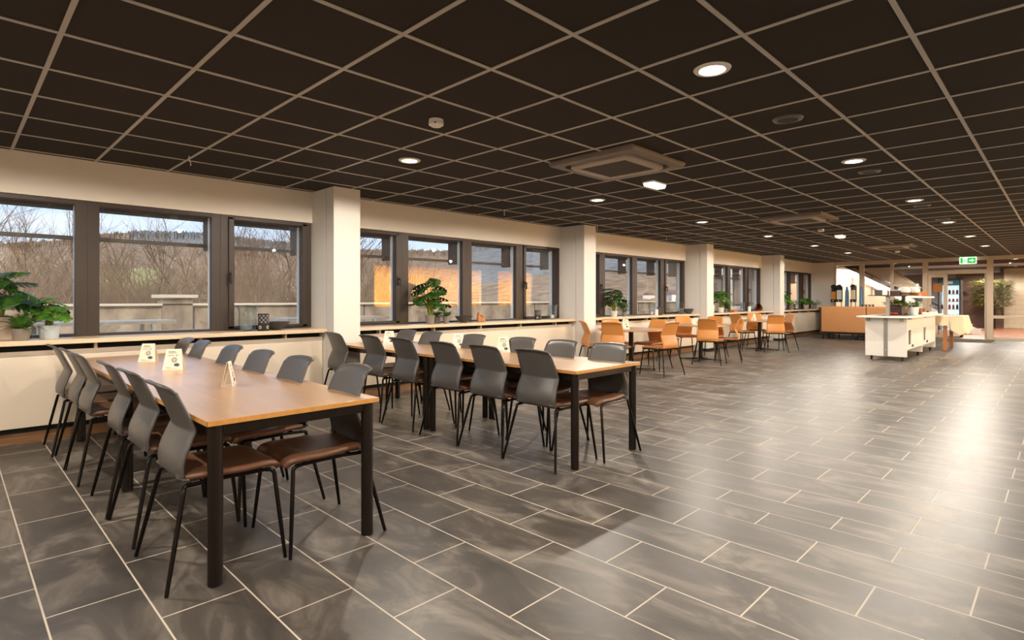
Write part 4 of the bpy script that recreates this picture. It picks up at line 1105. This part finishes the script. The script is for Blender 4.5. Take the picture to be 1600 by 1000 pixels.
# hall tree
t = plant('hall_tree', 'bushy olive-leaved tree in a tall dark pot in the hall', 31.2, 2.28, 0, 900, .16, .95, M['black'], 'bush', 1.15, .72, 'hall tree', 51, leafm=M['leafo'], ls=.55, low=.0)
del t['group']
# staircase rising to the left behind the partition
t = thing('staircase', 'white staircase with dark handrail rising left behind the glass partition', 'staircase', (25.5, 3.2, 0))
k = .57; m = MB(); S0 = 1.02     # the flight starts S0 metres further right
run = .29; rise = run * k
for i in range(17):
    y = i * run - S0; z = i * rise
    m.box(.06, 1.2, y, y + run + .02, z + rise - .04, z + rise)
m.build('treads', M['greyw'], t)
MB().prism([(-S0 - .05, 0), (-S0 + .2, 0), (3.6, (3.6 + S0) * k - .14), (3.6, (3.6 + S0) * k + .14), (-S0 - .05, .14)], 'X', 0, .06).build('stringer', M['white'], t)
MB().prism([(-S0 + .25, 0), (4.6, 0), (4.6, 2.5), (3.6, (3.6 + S0) * k - .15)], 'X', .07, .10).build('under_wall', M['cream'], t)
rail = MB().tube([(.03, -.05, .90), (.03, 3.0, 3.0 * k + .90)], .025, 8).build('handrail', M['black'], t, smooth=True)
MB().tube([(.03, -.05, .72), (.03, 3.0, 3.0 * k + .72)], .018, 8).build('lower_rail', M['black'], t, smooth=True)
for y in (0, .75, 1.5, 2.25, 2.95): MB().tube([(.03, y, y * k + .1), (.03, y, y * k + .9)], .012, 6).build('baluster', M['black'], t, smooth=True)
t = tag(MB().prism([(4.3, 1.7), (7.95, 2.1), (7.95, 2.56), (5.3, 2.56)], 'X', 27.3, 28.6).build('upper_flight', M['cream']), 'cream underside of the upper stair flight at the left of the hall', 'staircase')
# ------------------------------------------------------------------ outside: terrace, parapet, picnic tables, trees, hills
struct(MB().box(-14, 40, 7.0, 11.9, -.1, .2).build('terrace', M['terrace']))
pw = struct(MB().box(-14, 26, 11.5, 11.75, .2, 1.13).build('parapet', M['concrete']))
MB().box(-14, 26, 11.42, 11.83, 1.13, 1.17).build('coping', M['coping'], pw, bevel=.006)
m = MB()
for x in [-12 + 2.9 * k for k in range(13)]: m.box(x + 1.32, x + 1.345, 11.49, 11.5, .2, 1.12)
m.build('joint_strip', M['dark'], pw)
t = thing('parapet_pier', 'square concrete pier with a projecting cap on the terrace wall', 'pier', (2.92, 11.6, .2))
MB().box(-.24, .24, -.18, .22, .92, 1.07).build('body', M['concrete'], t); MB().box(-.31, .31, -.26, .30, 1.07, 1.13).build('cap', M['coping'], t, bevel=.006)
MB().box(-.24, .24, -.18, -.10, 0, .92).build('shaft', M['concrete'], t)
def picnic(x, y, rz, lab):
    t = thing('picnic_table', lab, 'picnic table', (x, y, .2), rz, 'picnic tables on the terrace')
    m = MB()
    for k in range(5): m.box(-.9, .9, -.36 + .147 * k, -.36 + .147 * k + .135, .70, .745)
    m.build('tabletop', M['pwood'], t)
    for s in (-1, 1):
        b = MB().box(-.9, .9, s * .66 - .13, s * .66 - .01, .40, .44).box(-.9, .9, s * .66 + .01, s * .66 + .13, .40, .44); b.build('bench', M['pwood'], t)
    for x_ in (-.62, .62):
        l = MB()
        for s in (-1, 1): l.prism([(s * .28, .70), (s * .36, .70), (s * .62, 0), (s * .54, 0)], 'X', x_ - .025, x_ + .025)
        l.box(x_ - .02, x_ + .02, -.78, .78, .32, .40); l.build('trestle', M['pwood'], t)
    return t
picnic(1.42, 9.5, 0, 'bleached wooden picnic table outside the middle window of the first bay')
picnic(-1.2, 8.8, .1, 'bleached wooden picnic table outside the leftmost window')
picnic(4.6, 8.9, 0, 'bleached wooden picnic table outside by the first pillar')
# --- land
CXY = (0.0, 0.0)
def ridge_px(px):
    pts = [(-900, 384), (-300, 378), (0, 381), (100, 374), (154, 366), (225, 361), (300, 363), (330, 364), (364, 369), (400, 374), (470, 380), (540, 383), (560, 390), (640, 391), (715, 392), (735, 386), (765, 380), (800, 366), (860, 352), (940, 345), (1100, 345), (1400, 350), (2600, 360)]
    for (a, ya), (b, yb) in zip(pts, pts[1:]):
        if a <= px <= b: return ya + (yb - ya) * (px - a) / (b - a)
    return 380
rnd = random.Random(11)
FW = .7804
m = MB(); RS = [22, 32, 45, 60, 80, 105, 135, 165, 195, 225, 255, 285, 315, 345, 370, 390, 402, 410]
NA = 1800; a0, a1 = radians(-38), radians(75)      # angle from the view axis, positive to the left
vs = []; fs = []; mi = []
for i in range(NA + 1):
    a = -a0 + (-a1 + a0) * 0 - (a1 - a0) * i / NA + (a1 + 0) if False else a1 - (a1 - a0) * i / NA
    px = 802 - 874 * math.tan(a) if abs(a) < 1.45 else -900
    el = (467.36 - ridge_px(max(-900, min(2600, px)))) / 874 * cos(a)
    for j, R in enumerate(RS):
        zr = 1.25 + el * 402
        s = max(0, (R - 110) / 292); s = min(1, s)
        z = -4.2 + (zr + 4.2) * (s ** 1.15) if R > 110 else -4.2
        if j > 13 and j < 17: z += rnd.uniform(-1, 1) * .7 + (rnd.random() ** 3) * 1.2 * (j > 13)
        if j == 17: z = zr - 6
        ang = FW + a
        vs.append((R * cos(ang), R * sin(ang), z))
nj = len(RS)
for i in range(NA):
    for j in range(nj - 1):
        fs.append((i * nj + j, (i + 1) * nj + j, (i + 1) * nj + j + 1, i * nj + j + 1))
        a = a1 - (a1 - a0) * i / NA; px = 802 - 874 * math.tan(a)
        if j < 5: k = 0
        elif 150 < px < 247 and 7 <= j <= 8 : k = 3
        elif (j >= 12 and px < 560 and 205 < px) or (px > 725 and j >= 8): k = 2
        else: k = 1
        mi.append(k)
m.add(vs, fs); m.mi = mi
struct(m.build('hills', [M['ground'], M['forest'], M['conifer'], M['meadow']]))
# --- bare trees
def tree_mesh(seed, height):
    r = random.Random(seed); m = MB()
    def branch(p, d, L, rad, depth):
        n = 3 if depth < 3 else 2; pts = [p]; rs = [rad]; dd = d.copy()
        for k in range(n):
            dd = (dd + Vector((r.uniform(-.22, .22), r.uniform(-.22, .22), r.uniform(-.04, .2)))).normalized()
            pts.append(pts[-1] + dd * (L / n)); rs.append(rad * (1 - .55 * (k + 1) / n))
        m.tube([tuple(q) for q in pts], rs, 6 if depth < 2 else 3, caps=False)
        if depth >= 5: return
        kids = (3, 4, 4, 4, 3)[depth]
        for c in range(kids):
            t = r.uniform(.3 if depth else .35, 1.0); q = pts[0].lerp(pts[-1], t) if n == 1 else pts[min(int(t * n), n - 1)].lerp(pts[min(int(t * n) + 1, n)], t * n - int(t * n) if t < 1 else 1)
            ax = Vector((r.uniform(-1, 1), r.uniform(-1, 1), r.uniform(-.2, .5))).normalized()
            nd = (dd * .85 + ax * .75).normalized()
            branch(q, nd, L * r.uniform(.52, .72), rad * .48, depth + 1)
        branch(pts[-1], (dd + Vector((r.uniform(-.2, .2), r.uniform(-.2, .2), .1))).normalized(), L * .68, rad * .45, depth + 1)
    branch(Vector((0, 0, 0)), Vector((0, 0, 1)), height * .36, height * .016, 0)
    return m
protos = [tree_mesh(s, 9).build('bare_tree', M['tree']) for s in (1, 2, 3, 4, 5)]
rt = random.Random(8); n = 0
spots_ = []
for i in range(120):
    ratio = -.15 + 2.3 * (i + rt.uniform(-.4, .4)) / 120          # X/Y of the sight line
    Y = rt.choice((16.5, 19, 22, 26, 31, 37)) + rt.uniform(-1.2, 1.2)
    spots_.append((ratio * Y, Y))
spots_ += [(.17 * 21, 21), (.22 * 24, 24), (.275 * 19.5, 19.5), (.33 * 23, 23), (.40 * 20, 20), (.09 * 22, 22), (.03 * 19, 19), (.245 * 28, 28)]
for i, (x, y) in enumerate(spots_):
    o = protos[i] if i < 5 else dup(protos[i % 5])
    s = rt.uniform(.74, 1.05)
    if x / y > .75: s *= .72
    if i >= 120: s = 1.02
    if .35 < x / y < .62 and y < 25: s *= 1.1
    o.location = (x, y, -4.3); o.scale = (s, s, s); o.rotation_euler = (0, 0, rt.uniform(0, 6.28))
    tag(o, 'leafless brown tree standing beyond the terrace wall', 'tree', 'bare trees beyond the terrace')
# one bigger tree close to the terrace whose crown shows in the second bay
o = dup(protos[2]); o.location = (10.2, 16.5, -4.0); o.scale = (1.12, 1.12, 1.12); tag(o, 'leafless tree whose high branches cross the sky in the second window bay', 'tree'); del o['group']
m = MB(); ru = random.Random(5)
for i in range(13000):
    ratio = ru.uniform(-.3, 2.1); Y = ru.uniform(14.5, 38); h = ru.uniform(2.2, 5.2) * (1 if ratio < .8 else .7); p = Vector((ratio * Y, Y, -4.3)); l = Vector((ru.uniform(-.5, .5), ru.uniform(-.4, .4), 1))
    m.tube([tuple(p), tuple(p + l * h * .55), tuple(p + l * h + Vector((ru.uniform(-.4, .4), ru.uniform(-.3, .3), 0)))], [.018, .012, .003], 3, caps=False)
tag(m.build('undergrowth', M['twig']), 'dense brown leafless undergrowth between the trees beyond the terrace', 'undergrowth', None, 'stuff')
# --- white wing of the building outside the far bays
wg = thing('building_wing', 'white louvred wing of the building outside the far windows', 'building', (26.2, 10.2, .0))
MB().box(0, 6, -2.0, 3.0, 0, 6).build('facade', M['siding'], wg)
for y in (-1.2, .6, 2.0):
    f = MB().box(-.04, 0, y - .45, y + .45, .95, 2.4).build('window', M['frame'], wg); MB().box(-.045, -.04, y - .38, y + .38, 1.02, 2.33).build('pane', M['shade'], f)
# --- small houses in the valley
hs = [(126, 76, 'white house with a brown roof in the valley beyond the third bay', 'roof'), (127, 73, 'second white house in the valley, right of the first', 'roof'), (128, 68, 'white house with a blue roof in the valley beyond the third bay', 'tile_roof'), (120, 66, 'low pale house in front of the others in the valley', 'roof')]
for i, (x, y, lab, rf) in enumerate(hs):
    t = thing('house', lab, 'house', (x, y, 1.0), radians(20 * i), 'houses in the valley'); t.scale = (.32, .32, .32)
    MB().box(-4, 4, -3, 3, -1, 4.0).build('walls', M['white'], t); MB().prism([(-3.4, 4.0), (3.4, 4.0), (0, 6.4)], 'X', -4.3, 4.3).build('roof', M[rf], t)

# ------------------------------------------------------------------ sky
w = bpy.data.worlds.new('sky'); SC.world = w; w.use_nodes = True
N = w.node_tree.nodes; L = w.node_tree.links; N.clear()
out = N.new('ShaderNodeOutputWorld'); bg = N.new('ShaderNodeBackground')
tc = N.new('ShaderNodeTexCoord'); sp = N.new('ShaderNodeSeparateXYZ'); L.new(tc.outputs['Generated'], sp.inputs[0])
cr = N.new('ShaderNodeValToRGB'); e = cr.color_ramp.elements
e[0].position = 0.0; e[0].color = (.50, .47, .43, 1); e[1].position = .5; e[1].color = (.36, .56, .95, 1)
k = e.new(.02); k.color = (.84, .88, .95, 1); k = e.new(.09); k.color = (.62, .75, .96, 1); k = e.new(.28); k.color = (.46, .66, .98, 1)
L.new(sp.outputs[2], cr.inputs['Fac'])
mp = N.new('ShaderNodeMapping'); mp.inputs['Scale'].default_value = (1.2, 1.2, 7); L.new(tc.outputs['Generated'], mp.inputs['Vector'])
nz = N.new('ShaderNodeTexNoise'); nz.inputs['Scale'].default_value = 2.2; nz.inputs['Detail'].default_value = 6; L.new(mp.outputs[0], nz.inputs['Vector'])
c2 = N.new('ShaderNodeValToRGB'); c2.color_ramp.elements[0].position = .46; c2.color_ramp.elements[1].position = .72; L.new(nz.outputs['Fac'], c2.inputs['Fac'])
mx = N.new('ShaderNodeMix'); mx.data_type = 'RGBA'; L.new(c2.outputs['Color'], mx.inputs[0]); L.new(cr.outputs['Color'], mx.inputs[6]); mx.inputs[7].default_value = (.90, .92, .96, 1)
L.new(mx.outputs[2], bg.inputs['Color']); bg.inputs['Strength'].default_value = SKY
L.new(bg.outputs[0], out.inputs['Surface'])

sl = bpy.data.lights.new('sun', 'SUN'); sl.energy = SUN; sl.angle = radians(2); sl.color = (1, .86, .66)
so = bpy.data.objects.new('sun', sl); COL.objects.link(so)
so.rotation_euler = Vector((.55, .75, -.50)).to_track_quat('-Z', 'Y').to_euler()
# ------------------------------------------------------------------ camera
cam = bpy.data.cameras.new('camera'); co = bpy.data.objects.new('camera', cam); COL.objects.link(co)
cam.sensor_fit = 'HORIZONTAL'; cam.sensor_width = 36; cam.lens = 36 * 874 / 1600
cam.shift_x = -2 / 1600; cam.shift_y = -(500 - 467.36) / 1600
cam.clip_start = .05; cam.clip_end = 2000
co.location = (0, 0, 1.25); co.rotation_euler = (pi / 2, 0, FW - pi / 2)
SC.camera = co
SC.view_settings.view_transform = 'Standard'; SC.view_settings.look = 'None'
SC.view_settings.gamma = 1; SC.view_settings.use_curve_mapping = False
SC.view_settings.exposure = EXPO
